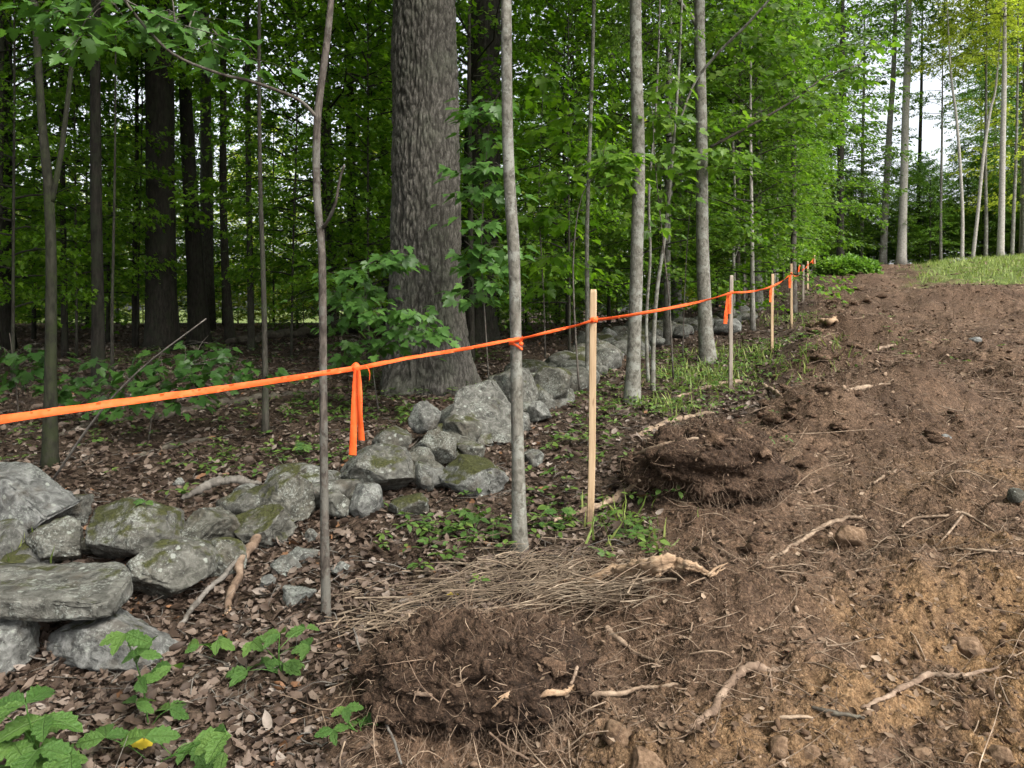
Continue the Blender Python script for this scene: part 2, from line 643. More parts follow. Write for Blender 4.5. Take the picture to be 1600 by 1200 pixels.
M['bark_oak'] = oak_bark()
M['bark_grey'] = bark_mat('bark_grey', (.050, .046, .036), (.130, .122, .100), (.21, .20, .17), (.27, .275, .24), 30, 20, .7, .010)
M['bark_brown'] = bark_mat('bark_brown', (.026, .021, .017), (.066, .055, .045), (.125, .107, .089), (.145, .143, .122), 42, 16, .6, .009)
M['bark_dark'] = bark_mat('bark_dark', (.008, .007, .005), (.021, .018, .014), (.042, .037, .029), (.030, .036, .020), 30, 6, .5, .015)  # bark tone lowered to carry the shade inside the woods
M['bark_woods'] = bark_mat('bark_woods', (.013, .011, .008), (.036, .032, .025), (.068, .061, .049), (.052, .060, .036), 34, 9, .55, .012)  # darker copy of the brown bark, woods shade put into its colour
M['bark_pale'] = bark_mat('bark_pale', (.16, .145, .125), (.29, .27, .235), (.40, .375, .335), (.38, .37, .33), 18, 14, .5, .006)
M['bark_mossy'] = bark_mat('bark_mossy', (.007, .007, .004), (.018, .018, .011), (.034, .033, .022), (.026, .034, .012), 26, 9, .6, .012)  # moss green, also darkened to carry the shade of the left woods


def rock_mat():
    t = NT('fieldstone')
    vec = t.coords('Object')
    big = t.noise(vec, 4.5, 5, .6)
    med = t.noise(vec, 16, 5, .62, .8)
    fine = t.noise(vec, 75, 4, .65)
    tone = t.n('ShaderNodeAttribute', attribute_type='OBJECT', attribute_name='tone').outputs['Fac']
    moss = t.n('ShaderNodeAttribute', attribute_type='OBJECT', attribute_name='moss').outputs['Fac']
    c1 = t.ramp(med, [(.32, (.022, .021, .015)), (.48, (.056, .053, .040)), (.66, (.115, .110, .088))])
    c2 = t.ramp(med, [(.32, (.043, .043, .040)), (.48, (.100, .101, .095)), (.66, (.185, .186, .176))])
    col = t.mix(tone, c1, c2)
    lm = t.ramp(t.math('ADD', t.math('MULTIPLY', big, .5), t.math('MULTIPLY', fine, .5)), [(.53, 0.0), (.60, 1.0)])
    lichen = t.ramp(fine, [(.35, (.10, .108, .088)), (.65, (.25, .262, .235))])
    col = t.mix(t.math('MULTIPLY', lm, .7), col, lichen)
    vo = t.n('ShaderNodeTexVoronoi')
    vo.inputs['Scale'].default_value = 17.0
    t.l(vec, vo.inputs['Vector'])
    crust = t.math('MULTIPLY', t.ramp(t.math('ADD', vo.outputs['Distance'], t.math('MULTIPLY', fine, .5)), [(.42, 1.0), (.50, 0.0)]), t.ramp(t.noise(vec, 3.1, 3), [(.45, 0.0), (.55, 1.0)]))
    col = t.mix(t.math('MULTIPLY', crust, .75), col, (.27, .285, .25))
    brown = t.ramp(t.noise(vec, 7.3, 3), [(.55, 0.0), (.68, 1.0)])
    col = t.mix(t.math('MULTIPLY', brown, .4), col, (.060, .046, .030))
    geo = t.n('ShaderNodeNewGeometry')
    sx = t.n('ShaderNodeSeparateXYZ')
    t.l(geo.outputs['Normal'], sx.inputs[0])
    mm = t.math('ADD', t.math('MULTIPLY', sx.outputs[2], .30), t.math('ADD', t.noise(vec, 6.5, 5, .65), t.math('MULTIPLY', moss, .42)))
    mm = t.ramp(mm, [(.90, 0.0), (1.06, 1.0)])
    mcol = t.ramp(fine, [(.3, (.016, .018, .006)), (.7, (.058, .060, .018))])
    col = t.mix(mm, col, mcol)
    h = t.math('ADD', t.math('MULTIPLY', med, 1.0), t.math('MULTIPLY', fine, .45))
    return t.out(t.bsdf(col, .88, .25, t.bump(h, .9, .018)))


M['rock'] = rock_mat()


def soil_mat(name='soil', ground=False, dry_=False):
    t = NT(name)
    vec = t.coords('Object', rand=not ground)
    big = t.noise(vec, 1.3, 4, .6)
    med = t.noise(vec, 9, 5, .65)
    fine = t.noise(vec, 48, 5, .7)
    f = t.math('ADD', t.math('MULTIPLY', big, .35), t.math('ADD', t.math('MULTIPLY', med, .35), t.math('MULTIPLY', fine, .30)))
    col = t.ramp(f, [(.37, (.033, .0200, .0125)), (.46, (.088, .0545, .0345)), (.55, (.150, .0960, .062)), (.64, (.25, .168, .112))] if ground or dry_ else [(.37, (.017, .0105, .007)), (.46, (.048, .030, .0195)), (.55, (.092, .059, .039)), (.64, (.17, .115, .078))])
    if ground:
        at_ = t.n('ShaderNodeAttribute', attribute_name='zone')
        sp = t.n('ShaderNodeSeparateColor')
        t.l(at_.outputs['Color'], sp.inputs[0])
        sand = t.ramp(fine, [(.3, (.11, .063, .030)), (.5, (.21, .125, .060)), (.7, (.30, .195, .105))])
        col = t.mix(t.math('MULTIPLY', sp.outputs[2], .92), col, sand)
        dry = t.ramp(t.noise(vec, .55, 5, .6), [(.42, 0.0), (.62, 1.0)])
        col = t.mix(t.math('MULTIPLY', dry, .28), col, t.ramp(fine, [(.3, (.100, .066, .043)), (.5, (.18, .122, .080)), (.7, (.27, .19, .13))]))
        col = t.mix(t.math('MULTIPLY', at_.outputs['Alpha'], .65), col, t.ramp(fine, [(.3, (.022, .0135, .009)), (.5, (.056, .035, .0225)), (.66, (.115, .076, .050))]))
        humus = t.ramp(f, [(.34, (.022, .015, .010)), (.5, (.055, .037, .025)), (.68, (.11, .08, .058))])
        col = t.mix(sp.outputs[0], humus, col)
        gr = t.ramp(t.noise(vec, 2.5, 5, .7), [(.35, (.06, .085, .02)), (.55, (.13, .17, .045)), (.7, (.22, .24, .09))])
        col = t.mix(sp.outputs[1], col, gr)
    hs_ = []
    for sc_, amt in ((34., .20), (85., .26), (190., .22)):
        vo = t.n('ShaderNodeTexVoronoi')
        vo.inputs['Scale'].default_value = sc_
        dv = t.n('ShaderNodeVectorMath', operation='ADD')
        t.l(vec, dv.inputs[0])
        nz_ = t.n('ShaderNodeTexNoise')
        nz_.inputs['Scale'].default_value = sc_ * .6
        t.l(vec, nz_.inputs['Vector'])
        sv_ = t.n('ShaderNodeVectorMath', operation='SCALE')
        sv_.inputs['Scale'].default_value = .9 / sc_
        t.l(nz_.outputs['Color'], sv_.inputs[0])
        t.l(sv_.outputs[0], dv.inputs[1])
        t.l(dv.outputs[0], vo.inputs['Vector'])
        cs = t.n('ShaderNodeSeparateColor')
        t.l(vo.outputs['Color'], cs.inputs[0])
        k = t.ramp(cs.outputs[0], [(0, 1.0 - amt), (.6, 1.02), (1, 1.03 + amt * .9)])
        col = t.mix(1.0, col, k, 'MULTIPLY')
        hs_.append(t.math('MULTIPLY', t.math('SUBTRACT', cs.outputs[1], t.math('MULTIPLY', vo.outputs['Distance'], 1.3)), 20. / sc_))
    h = t.math('ADD', med, t.math('MULTIPLY', fine, .5))
    for q_ in hs_:
        h = t.math('ADD', h, q_)
    return t.out(t.bsdf(col, .92, .15, t.bump(h, 1.0, .022)))


M['ground'] = soil_mat('ground_soil', True)
M['soil'] = soil_mat('soil')
M['soil_dry'] = soil_mat('soil_dry', dry_=True)


def clod_mat():
    t = NT('clay_clod')
    vec = t.coords('Object')
    fine = t.noise(vec, 40, 5, .65)
    col = t.ramp(fine, [(.3, (.060, .038, .024)), (.5, (.135, .088, .055)), (.7, (.23, .158, .105))])
    return t.out(t.bsdf(col, .95, .1, t.bump(fine, .8, .01)))


M['clod'] = clod_mat()


def crumb_mat():
    t = NT('soil_crumb')
    geo = t.n('ShaderNodeNewGeometry')
    col = t.ramp(geo.outputs['Random Per Island'], [(0, (.045, .028, .018)), (.5, (.090, .057, .036)), (.95, (.19, .13, .088)), (1, (.26, .19, .135))])
    return t.out(t.bsdf(col, .95, .12))


M['crumb'] = crumb_mat()


def scrap_mat():
    t = NT('leaf_scrap')
    geo = t.n('ShaderNodeNewGeometry')
    col = t.ramp(geo.outputs['Random Per Island'], [(0, (.060, .039, .026)), (.4, (.10, .066, .043)), (.85, (.17, .12, .082)), (1, (.28, .21, .15))])
    return t.out(t.bsdf(col, .9, .15))


M['scrap'] = scrap_mat()


def tape_mat():
    t = NT('orange_flagging')
    vec = t.coords('Object', rand=False)
    nz = t.noise(vec, 25, 3)
    col = t.ramp(nz, [(.3, (.92, .13, .022)), (.7, (1.0, .20, .05))])
    p = t.bsdf(col, .45, .35, t.bump(t.noise(t.coords('Object', (1, 1, 1), False), 60, 4), .5, .006))
    tr = t.n('ShaderNodeBsdfTranslucent')
    tr.inputs['Color'].default_value = (1, .22, .05, 1)
    ms = t.n('ShaderNodeMixShader')
    ms.inputs[0].default_value = .35
    t.l(p, ms.inputs[1])
    t.l(tr.outputs[0], ms.inputs[2])
    return t.out(ms.outputs[0])


M['tape'] = tape_mat()


def lath_mat(name, a, b):
    t = NT(name)
    vec = t.coords('Object', (40, 40, 1.6))
    nz = t.noise(vec, 2.2, 5, .6, .4)
    col = t.ramp(nz, [(.32, a), (.62, b)])
    blot = t.noise(t.coords('Object'), 6, 3)
    col = t.mix(t.math('MULTIPLY', blot, .35), col, a)
    sp = t.n('ShaderNodeSeparateXYZ')
    tc = t.n('ShaderNodeTexCoord')
    t.l(tc.outputs['Object'], sp.inputs[0])
    mud = t.ramp(t.math('ADD', sp.outputs[2], t.math('MULTIPLY', t.noise(t.coords('Object'), 22, 4), .35)), [(.22, 1.0), (.36, 0.0)])
    col = t.mix(t.math('MULTIPLY', mud, .75), col, (.07, .045, .03))
    kn = t.noise(t.coords('Object', (30, 30, 5)), 1.1, 2)
    col = t.mix(t.ramp(kn, [(.66, 0.0), (.74, .7)]), col, (.16, .095, .05))
    return t.out(t.bsdf(col, .7, .25, t.bump(nz, .4, .002)))


M['lath'] = lath_mat('pale_lath', (.27, .18, .10), (.46, .335, .21))
M['lath_grey'] = lath_mat('weathered_lath', (.16, .135, .11), (.31, .265, .215))


def grassblade_mat():
    return leaf_mat('grass_blade', (.09, .13, .03), (.15, .20, .05), (.27, .29, .10), trans=.25, spec=.2)


M['grass'] = grassblade_mat()

# ------------------------------------------------------------------ the ground, one sheet
ys = [-12., -9, -7, -5, -4, -3, -2, -1.2, -.5, 0, .4, .75, 1.05, 1.3, 1.5]
while ys[-1] < 60:
    ys.append(ys[-1] + max(.0065, .0072 * ys[-1] * (1 if ys[-1] < 14 else 1.5)))
while ys[-1] < 900:
    ys.append(ys[-1] * 1.12)
ys = np.array(ys)
core = np.linspace(-.70, .70, 450)
side = .70 + np.array([.01, .025, .05, .09, .14, .2, .3, .45, .7, 1.1, 1.7, 2.6, 4.])
us = np.concatenate([-side[::-1], core, side])
GX = us[None, :] * np.maximum(ys + 2.2, .9)[:, None]
GY = np.repeat(ys[:, None], len(us), 1)
DM = dirt_mask(GX, GY)
GZ = Hfull(GX, GY, DM)
ny, nx = GX.shape
i = np.arange(ny - 1)[:, None]
j = np.arange(nx - 1)[None, :]
Q = np.stack([i * nx + j, i * nx + j + 1, (i + 1) * nx + j + 1, (i + 1) * nx + j], -1).reshape(-1, 4)
me = mk_mesh('ground', np.stack([GX, GY, GZ], -1), Q, [M['ground']])


def zone_grass(x, y):
    e = n2(x, y, .25, 3.3, 2) * 4 + n2(x, y, 1.2, 1.3, 2) * 2.2
    g = sstep(-1, 1.5, y - 25.5 + e) * sstep(-.6, 1.2, x - .56 * y + e * .5) * (1 - sstep(44, 48, y))
    back = sstep(34, 42, y + e) * (1 - sstep(-4, 2, x + 2))           # meadow behind the woods on the left
    return np.clip(g + back, 0, 1)


SANDS = [(1470, 985, .5, .30), (1530, 745, 1.0, .5), (1330, 835, .25, .15), (1400, 1165, .9, .25), (1560, 930, .5, .2), (1560, 1120, .6, .3), (1020, 1190, .35, .1), (1500, 850, .4, .2)]
SW = [(gp(a, b), c, d) for a, b, c, d in SANDS]


def zone_sand(x, y):
    s = 0
    for q, rx, ry in SW:
        s = s + np.exp(-((x - q[0]) / rx) ** 2 - ((y - q[1]) / ry) ** 2)
    return np.clip(s * 1.2 * np.clip(.6 + n2(x, y, 3., 2.9, 3) * 1.2, 0, 1.3), 0, 1)


att = me.color_attributes.new('zone', 'FLOAT_COLOR', 'POINT')
zc = np.zeros((ny * nx, 4), np.float32)
zc[:, 0] = DM.ravel()
zc[:, 1] = zone_grass(GX, GY).ravel()
zc[:, 2] = zone_sand(GX, GY).ravel()
dmp = np.exp(-((GX - xb(GY) - .5 - .05 * GY) / (1.0 + .09 * np.clip(GY, 0, 40))) ** 2)
zc[:, 3] = np.clip(dmp * (.75 + 1.1 * n2(GX, GY, 1.6, 4.9, 3)), 0, 1).ravel()
att.data.foreach_set('color', zc.ravel())
g = obj('ground', me, kind='structure')

_ico_cache = {}


def ico(sub):
    if sub not in _ico_cache:
        import bmesh
        bm = bmesh.new()
        bmesh.ops.create_icosphere(bm, subdivisions=sub, radius=1)
        V = np.array([v.co for v in bm.verts])
        Fc = np.array([[v.index for v in f.verts] for f in bm.faces])
        bm.free()
        _ico_cache[sub] = (V, Fc)
    V, Fc = _ico_cache[sub]
    return V.copy(), Fc


# ------------------------------------------------------------------ soil clumps torn up with their roots
CLUMPS = []   # centre, radii (used to rest roots on them)


def clump(px, py, w, h, dep, label, seed, sink=.35, nf=900, mossy=False):
    q = gp(px, py)
    rx, ry, rz = w / 2, dep / 2, h
    c = np.array([q[0], q[1] + ry * .75, H0(q[0], q[1] + ry * .75) + rz * (.5 - sink)])
    rng = np.random.default_rng(seed)
    nu, nv = (170, 76) if py > 700 else (120, 50)
    th = np.linspace(0, 2 * math.pi, nu, endpoint=False)
    ph = np.linspace(-.48 * math.pi, .5 * math.pi, nv)
    T, Pp = np.meshgrid(th, ph)
    d = np.stack([np.cos(Pp) * np.cos(T), np.cos(Pp) * np.sin(T), np.sin(Pp)], -1).reshape(-1, 3)
    rr = 1 + .30 * fbm(d * 1.3 + seed, 3)
    V = d * rr[:, None]
    V[:, 2] = np.where(V[:, 2] > 0, V[:, 2] ** 1.0 * .9, V[:, 2])
    V = V * np.array([rx, ry, rz * .62])
    V = V + d * ((1.0 if py > 700 else 1.9) * (.035 * (np.abs(fbm(V * 5.5 + seed, 3)) - .2) + .026 * (np.abs(fbm(V * 12 + seed, 3)) - .2) + .022 * fbm(V * 34 + seed, 2)))[:, None]
    i = np.arange(nv - 1)[:, None]
    j = np.arange(nu)[None, :]
    jn = (j + 1) % nu
    Q = np.stack([i * nu + j, i * nu + jn, (i + 1) * nu + jn, (i + 1) * nu + j], -1).reshape(-1, 4)
    t = thing('soil_clump', label, 'soil clump', tuple(c), 'clumps of torn-up soil')
    t['kind'] = 'thing'
    obj('soil', mk_mesh('soil_clump', V, Q, [M['soil']], smooth=False), t)
    # fringe of broken roots, on the skin and hanging below the rim
    lowi = np.flatnonzero((V[:, 2] < -.05 * rz) & (V[:, 1] < .4 * ry))
    k = np.concatenate([rng.choice(len(V), nf // 4), rng.choice(lowi, nf // 3)])
    nf = len(k)
    P = V[k] * .99
    out = P / np.array([rx, ry, rz]) ** 1.2
    out /= np.linalg.norm(out, axis=1)[:, None] + 1e-9
    D = out * .45 + rng.normal(size=(nf, 3)) * .7
    low = P[:, 2] < -.1 * rz
    D[low, 2] -= 1.1
    L = rng.uniform(.015, .07, nf) * np.where(low, 2.4, 1)
    fv, ff = fibres(P, D, L, rng.uniform(.0009, .0024, nf), .35, rng, 4)
    obj('root_fringe', mk_mesh('root_fringe', fv, ff, [M['fibre']]), t, kind='stuff')
    # scraps, crumbs and paler broken roots stuck to it
    m = nf // 3
    k = rng.choice(np.flatnonzero(V[:, 2] > -.15 * rz), m)
    P = V[k]
    o1 = stamp(LEAF_DEAD[0], LEAF_DEAD[1], P * 1.005, rng.normal(size=(m, 3)), d[k] + rng.normal(size=(m, 3)) * .4, rng.uniform(.008, .03, m))
    obj('scraps', mk_mesh('scraps', o1[0], o1[1], [M['scrap']], smooth=False), t, kind='stuff')
    c_v, c_f = ico(1)
    k = rng.choice(np.flatnonzero(V[:, 2] > -.3 * rz), m)
    o2 = stamp(c_v * np.array([1.3, .9, .7]), c_f, V[k], rng.normal(size=(m, 3)), rng.normal(size=(m, 3)), np.clip(rng.gamma(2, .0045, m), .003, .03))
    obj('crumbs', mk_mesh('crumbs', o2[0], o2[1], [M['soil']], smooth=False), t, kind='stuff')
    k = rng.choice(np.flatnonzero(V[:, 1] < .3 * ry), m // 2)
    Dp = d[k] * .5 + rng.normal(size=(len(k), 3)) * .6 - np.array([0, 0, .5])
    fv, ff = fibres(V[k] * .99, Dp, rng.uniform(.03, .12, len(k)), rng.uniform(.0012, .0028, len(k)), .45, rng, 5)
    obj('pale_roots', mk_mesh('pale_roots', fv, ff, [M['root_pale']]), t, kind='stuff')
    CLUMPS.append((c, rx, ry, rz * .6))
    return t


clump(740, 1160, .84, .34, .60, 'big dark soil clump with hanging roots in the centre foreground', 3, sink=.17, nf=2400)
clump(1118, 795, .98, .46, .75, 'shaggy root-filled soil clump right of the pale wooden stake', 5, sink=.25, nf=2000)
clump(1020, 765, .42, .26, .4, 'small overhanging soil clump beside the stick at the pale stake', 6, sink=.2, nf=700)


def Htop(x, y):
    z = Hfull(x, y)
    for c, rx, ry, rz in CLUMPS:
        d = 1 - ((x - c[0]) / rx) ** 2 - ((y - c[1]) / ry) ** 2
        z = np.where(d > 0, np.maximum(z, c[2] + rz * .93 * np.sqrt(np.clip(d, 0, 1))), z)
    return z


# ------------------------------------------------------------------ fieldstones of the tumbled wall
def rock_verts(sub, seed, facets=9, power=2.0, cut=.78):
    d, Fc = ico(sub)
    rng = np.random.default_rng(seed)
    r = 1 / (np.abs(d) ** power).sum(1) ** (1 / power)
    V = d * r[:, None]
    for k in range(facets):
        n = rng.normal(size=3)
        n /= np.linalg.norm(n)
        o = rng.uniform(cut, .95)
        s = V @ n
        ex = np.maximum(s - o, 0)
        V -= n[None, :] * (ex * .985)[:, None]
    V += d * (.06 * fbm(d * 1.5 + seed * 3.1, 3) + .040 * fbm(d * 5 + seed, 3) - .03 * np.exp(-(perlin(d * 3 + seed) / .06) ** 2) + .014 * fbm(d * 18 + seed, 3))[:, None]
    V /= np.abs(V).max(0)[None, :]
    return V, Fc


def rock(box, label, seed, tone=.4, moss=.35, lift=0, thick=1.0, tilt=0, sub=4, power=2.2, facets=20, cut=.60, group='fieldstones of the tumbled wall', name='fieldstone', cat='rock', Y=None, mat='rock'):
    x0, y0, x1, y1 = box
    cx = (x0 + x1) / 2
    q = gp(cx, y1 - 2 + lift)
    Yd = Y or q[1]
    w = (x1 - x0) / F * Yd
    h = (y1 - y0) / F * Yd
    dep = math.sqrt(w * h) * thick
    Yc = Yd + dep * .32
    k = Yc / Yd
    c = at(cx, (y0 + y1) / 2, Yc)
    V, Fc = rock_verts(sub, seed, facets, power, cut)
    V = V * np.array([w / 2 * k, dep / 2, h / 2 * k])
    ca, sa = math.cos(tilt), math.sin(tilt)
    V = np.stack([V[:, 0] * ca + V[:, 2] * sa, V[:, 1], -V[:, 0] * sa + V[:, 2] * ca], 1)
    o = obj(name, mk_mesh(name, V, Fc, [M[mat]]), None, tuple(c), label=label, category=cat, group=group)
    o['tone'] = float(tone)
    o['moss'] = float(moss)
    return o


ROCKS = [
    ((35, 808, 134, 885), 'brownish lichened boulder between the leaning slab and the mossy boulder', .25, .30, 10),
    ((52, 765, 152, 832), 'flat pale rock half buried in leaves behind the leaning slab', .35, .45, 0),
    ((130, 766, 290, 878), 'large moss-streaked boulder with a small three-leaved plant on it', .35, .55, 14),
    ((276, 795, 373, 860), 'smooth olive stone right of the large moss-streaked boulder', .15, .25, 12),
    ((334, 777, 408, 812), 'dark stone wedged under the end of the grey bark slab', .15, .3, 4),
    ((192, 842, 336, 940), 'broad brown-green boulder just right of the flat slab', .3, .42, 4),
    ((306, 842, 387, 904), 'round moss-edged stone above the dark curved stick', .15, .5, 2),
    ((360, 786, 473, 852), 'wide stone with a green moss cap left of the brown sapling', .25, .72, 4),
    ((399, 738, 491, 818), 'tall rounded boulder just left of the brown sapling', .15, .45, 8),
    ((458, 727, 502, 776), 'small stone behind the brown sapling, level with the tape tail', .15, .3, 6),
    ((63, 958, 273, 1050), 'long pale grey boulder lying under the flat slab', .85, .15, 0),
    ((-70, 962, 62, 1060), 'shadowed blue-grey rock under the left end of the flat slab', .8, .0, 0),
    ((503, 762, 548, 816), 'striped stone just right of the brown sapling', .3, .25, 0),
    ((512, 733, 538, 768), 'fist-sized stone tucked left of the big grey boulder', .2, .3, 6),
    ((526, 694, 661, 774), 'big grey boulder directly below the hanging tape tails', .35, .3, 8),
    ((547, 751, 606, 816), 'upright egg-shaped pale stone in front of the big grey boulder', .75, .05, 0),
    ((605, 767, 675, 811), 'low mossy stone right of the egg-shaped pale stone', .15, .70, 0),
    ((650, 738, 680, 768), 'small angular stone between the big boulder and the flat moss-topped one', .5, .1, 4),
    ((572, 664, 645, 715), 'half hidden brownish rock behind the big grey boulder', .2, .45, 8),
    ((622, 697, 684, 748), 'rounded olive stone leaning on the right end of the big grey boulder', .12, .25, 10),
    ((646, 667, 718, 724), 'tan round-edged stone in the middle of the heap', .1, .2, 18),
    ((637, 626, 696, 680), 'angular pale stone on top of the heap at the oak foot', .6, .0, 22),
    ((689, 644, 754, 694), 'brown-green stone right of the angular top stone', .15, .35, 16),
    ((713, 688, 762, 720), 'small brown stone above the flat moss-topped boulder', .12, .25, 8),
    ((677, 710, 802, 777), 'wide flat boulder with a moss top left of the grey tree', .7, .62, 0),
    ((758, 572, 842, 645), 'rounded grey boulder behind the grey tree below the tape', .3, .35, 8),
    ((831, 572, 901, 636), 'mossy domed boulder right of the grey tree', .2, .60, 4),
    ((818, 626, 863, 664), 'pale round stone low on the right of the grey tree', .55, .1, 0),
    ((843, 548, 917, 586), 'long mossy rock left of the stake, behind the domed boulder', .3, .5, 4),
    ((878, 578, 918, 611), 'plain grey stone between the domed boulder and the stake', .35, .2, 0),
    ((886, 536, 934, 563), 'darker rock behind the long mossy one', .2, .3, 2),
    ((934, 510, 966, 545), 'pale bluish rock just right of the stake, below the tape', .85, .0, 0),
    ((892, 516, 936, 548), 'weathered rock behind the stake, below the tape', .4, .2, 0),
    ((926, 543, 978, 580), 'jagged grey rock at the foot of the second grey tree', .45, .2, 0),
    ((816, 701, 851, 729), 'pale stone peeping out right of the grey tree base', .45, .1, 0),
    ((419, 868, 473, 904), 'pale half-buried stone left of the brown sapling base', .55, .05, 0),
    ((404, 898, 431, 924), 'small round pebble-like stone left of the brown sapling', .7, .0, 0),
    ((434, 910, 493, 950), 'round grey stone in the leaves at the brown sapling foot', .65, .0, 0),
    ((448, 851, 502, 884), 'flat pale stone touching the brown sapling from the left', .65, .05, 0),
    ((517, 875, 549, 899), 'small pale stone alone right of the brown sapling', .7, .0, 0),
    ((269, 746, 290, 763), 'small pale stone alone in the leaves behind the wall', .6, .1, 0),
    ((474, 826, 498, 850), 'little stone at the right end of the moss-capped one', .55, .1, 0),
    ((1112, 497, 1160, 526), 'pale slab lying behind the second stake', .8, .0, 0),
    ((1138, 470, 1172, 500), 'far rock of the wall behind the second stake', .5, .1, 0),
    ((1002, 520, 1040, 545), 'far grey rock between the two larger grey trees', .45, .2, 0),
    ((1050, 508, 1082, 532), 'far grey rock just left of the tree at the second stake', .5, .1, 0),
    ((968, 500, 1000, 528), 'far pale rock hidden behind the second grey tree', .5, .1, 0),
]
for k, (b, lab, tone, moss, lift) in enumerate(ROCKS):
    far = b[3] < 600
    rock(b, lab, 40 + k, tone, moss, lift, thick=1.05, sub=3 if far else (5 if b[2] - b[0] > 75 else 4), tilt=random.Random(k).uniform(-.12, .12))


WL = np.array([gp(a, b)[:2] for a, b in ((-40, 900), (110, 890), (230, 905), (330, 880), (430, 815), (520, 790), (590, 765), (650, 745), (720, 715), (790, 665), (850, 620), (905, 590), (950, 560), (1000, 535), (1060, 520), (1120, 508), (1165, 492))])
_fr = np.random.default_rng(91)
_seg = np.concatenate([[0], np.cumsum(np.linalg.norm(np.diff(WL, axis=0), axis=1))])
for k in range(180):
    u_ = _fr.uniform(0, 1) ** .9 * _seg[-1]
    c2_ = np.array([np.interp(u_, _seg, WL[:, 0]), np.interp(u_, _seg, WL[:, 1])])
    c2_ = c2_ + _fr.normal(size=2) * np.array([.22, .22]) + np.array([-.12, .18])
    r_ = _fr.uniform(.07, .19) * (1 if c2_[1] < 7 else 1.5)
    V, Fc = rock_verts(3, 500 + k, 13, 2.2, .62)
    V = V * r_ * np.array([_fr.uniform(1, 1.6), _fr.uniform(.9, 1.3), _fr.uniform(.65, .95)])
    a_ = _fr.uniform(0, 6.28)
    V = np.stack([V[:, 0] * math.cos(a_) - V[:, 1] * math.sin(a_), V[:, 0] * math.sin(a_) + V[:, 1] * math.cos(a_), V[:, 2]], 1)
    far_ = c2_[1] > 7
    o = obj('fieldstone', mk_mesh('fieldstone', V, Fc, [M['rock']]), None, (c2_[0], c2_[1], float(H0(c2_[0], c2_[1])) + r_ * .35),
            label='smaller stone in the distant stretch of the tumbled wall' if far_ else 'smaller stone filling a gap between the boulders of the near wall', category='rock', group='small stones of the distant wall' if far_ else 'small filler stones of the near wall')
    o['tone'] = float(_fr.choice([.1, .2, .35, .6]))
    o['moss'] = float(_fr.choice([0, .2, .4, .6]))


def poly_slab(name, pts, thick, label, seed, tone, moss, tdir, group='fieldstones of the tumbled wall'):
    """an angular quarried block: a polygon in space given a real thickness, edges broken by noise"""
    import bmesh
    P = np.asarray(pts, float)
    c = P.mean(0)
    bm = bmesh.new()
    a = [bm.verts.new(p - c) for p in P]
    b = [bm.verts.new(p - c + np.asarray(tdir) * thick * (.92 + .1 * math.sin(k * 2.1))) for k, p in enumerate(P)]
    bm.faces.new(a)
    bm.faces.new(b[::-1])
    n = len(P)
    for k in range(n):
        bm.faces.new((a[k], b[k], b[(k + 1) % n], a[(k + 1) % n]))
    bmesh.ops.recalc_face_normals(bm, faces=bm.faces)
    bmesh.ops.bevel(bm, geom=list(bm.edges), offset=.010, segments=2, affect='EDGES', clamp_overlap=True)
    bmesh.ops.triangulate(bm, faces=bm.faces)
    for it in range(4):
        bmesh.ops.subdivide_edges(bm, edges=[e for e in bm.edges if e.calc_length() > .03], cuts=1)
        bmesh.ops.triangulate(bm, faces=bm.faces)
    V = np.array([v.co for v in bm.verts])
    bm.normal_update()
    N = np.array([v.normal for v in bm.verts])
    Fc = np.array([[v.index for v in f.verts] for f in bm.faces])
    bm.free()
    V = V + N * (.016 * fbm(V * 3.5 + seed, 3) + .009 * fbm(V * 16 + seed, 3))[:, None]
    o = obj(name, mk_mesh(name, V, Fc, [M['rock']]), None, tuple(c), label=label, category='rock', group=group, kind='thing')
    o['tone'] = float(tone)
    o['moss'] = float(moss)
    return o


Ys = gp(168, 1046)[1] - .04
poly_slab('stone_slab', [at(-150, 930, Ys), at(50, 937, Ys - .03), at(150, 944, Ys - .02), at(178, 936, Ys + .08), at(206, 902, Ys + .26), at(192, 879, Ys + .50), at(60, 877, Ys + .52), at(-150, 884, Ys + .5)], .085,
          'long flat slab lying across the grey boulders at the left edge', 3, .35, .1, (0, 0, -1))
Yt = gp(20, 880)[1] + .15
poly_slab('stone_slab', [at(-110, 870, Yt), at(-110, 745, Yt + .1), at(0, 748, Yt + .1), at(74, 812, Yt + .02), at(6, 858, Yt)], .35,
          'big pale grey slab leaning in at the left edge', 9, .95, .0, (.1, .95, .1))
Yq = gp(745, 692)[1]
poly_slab('stone_slab', [at(698, 668, Yq), at(712, 612, Yq + .3), at(768, 592, Yq + .45), at(800, 640, Yq + .3), at(806, 690, Yq), at(760, 700, Yq - .1)], .4,
          'tilted triangular slab between the oak and the grey tree', 15, .42, .25, (.05, .95, -.1))

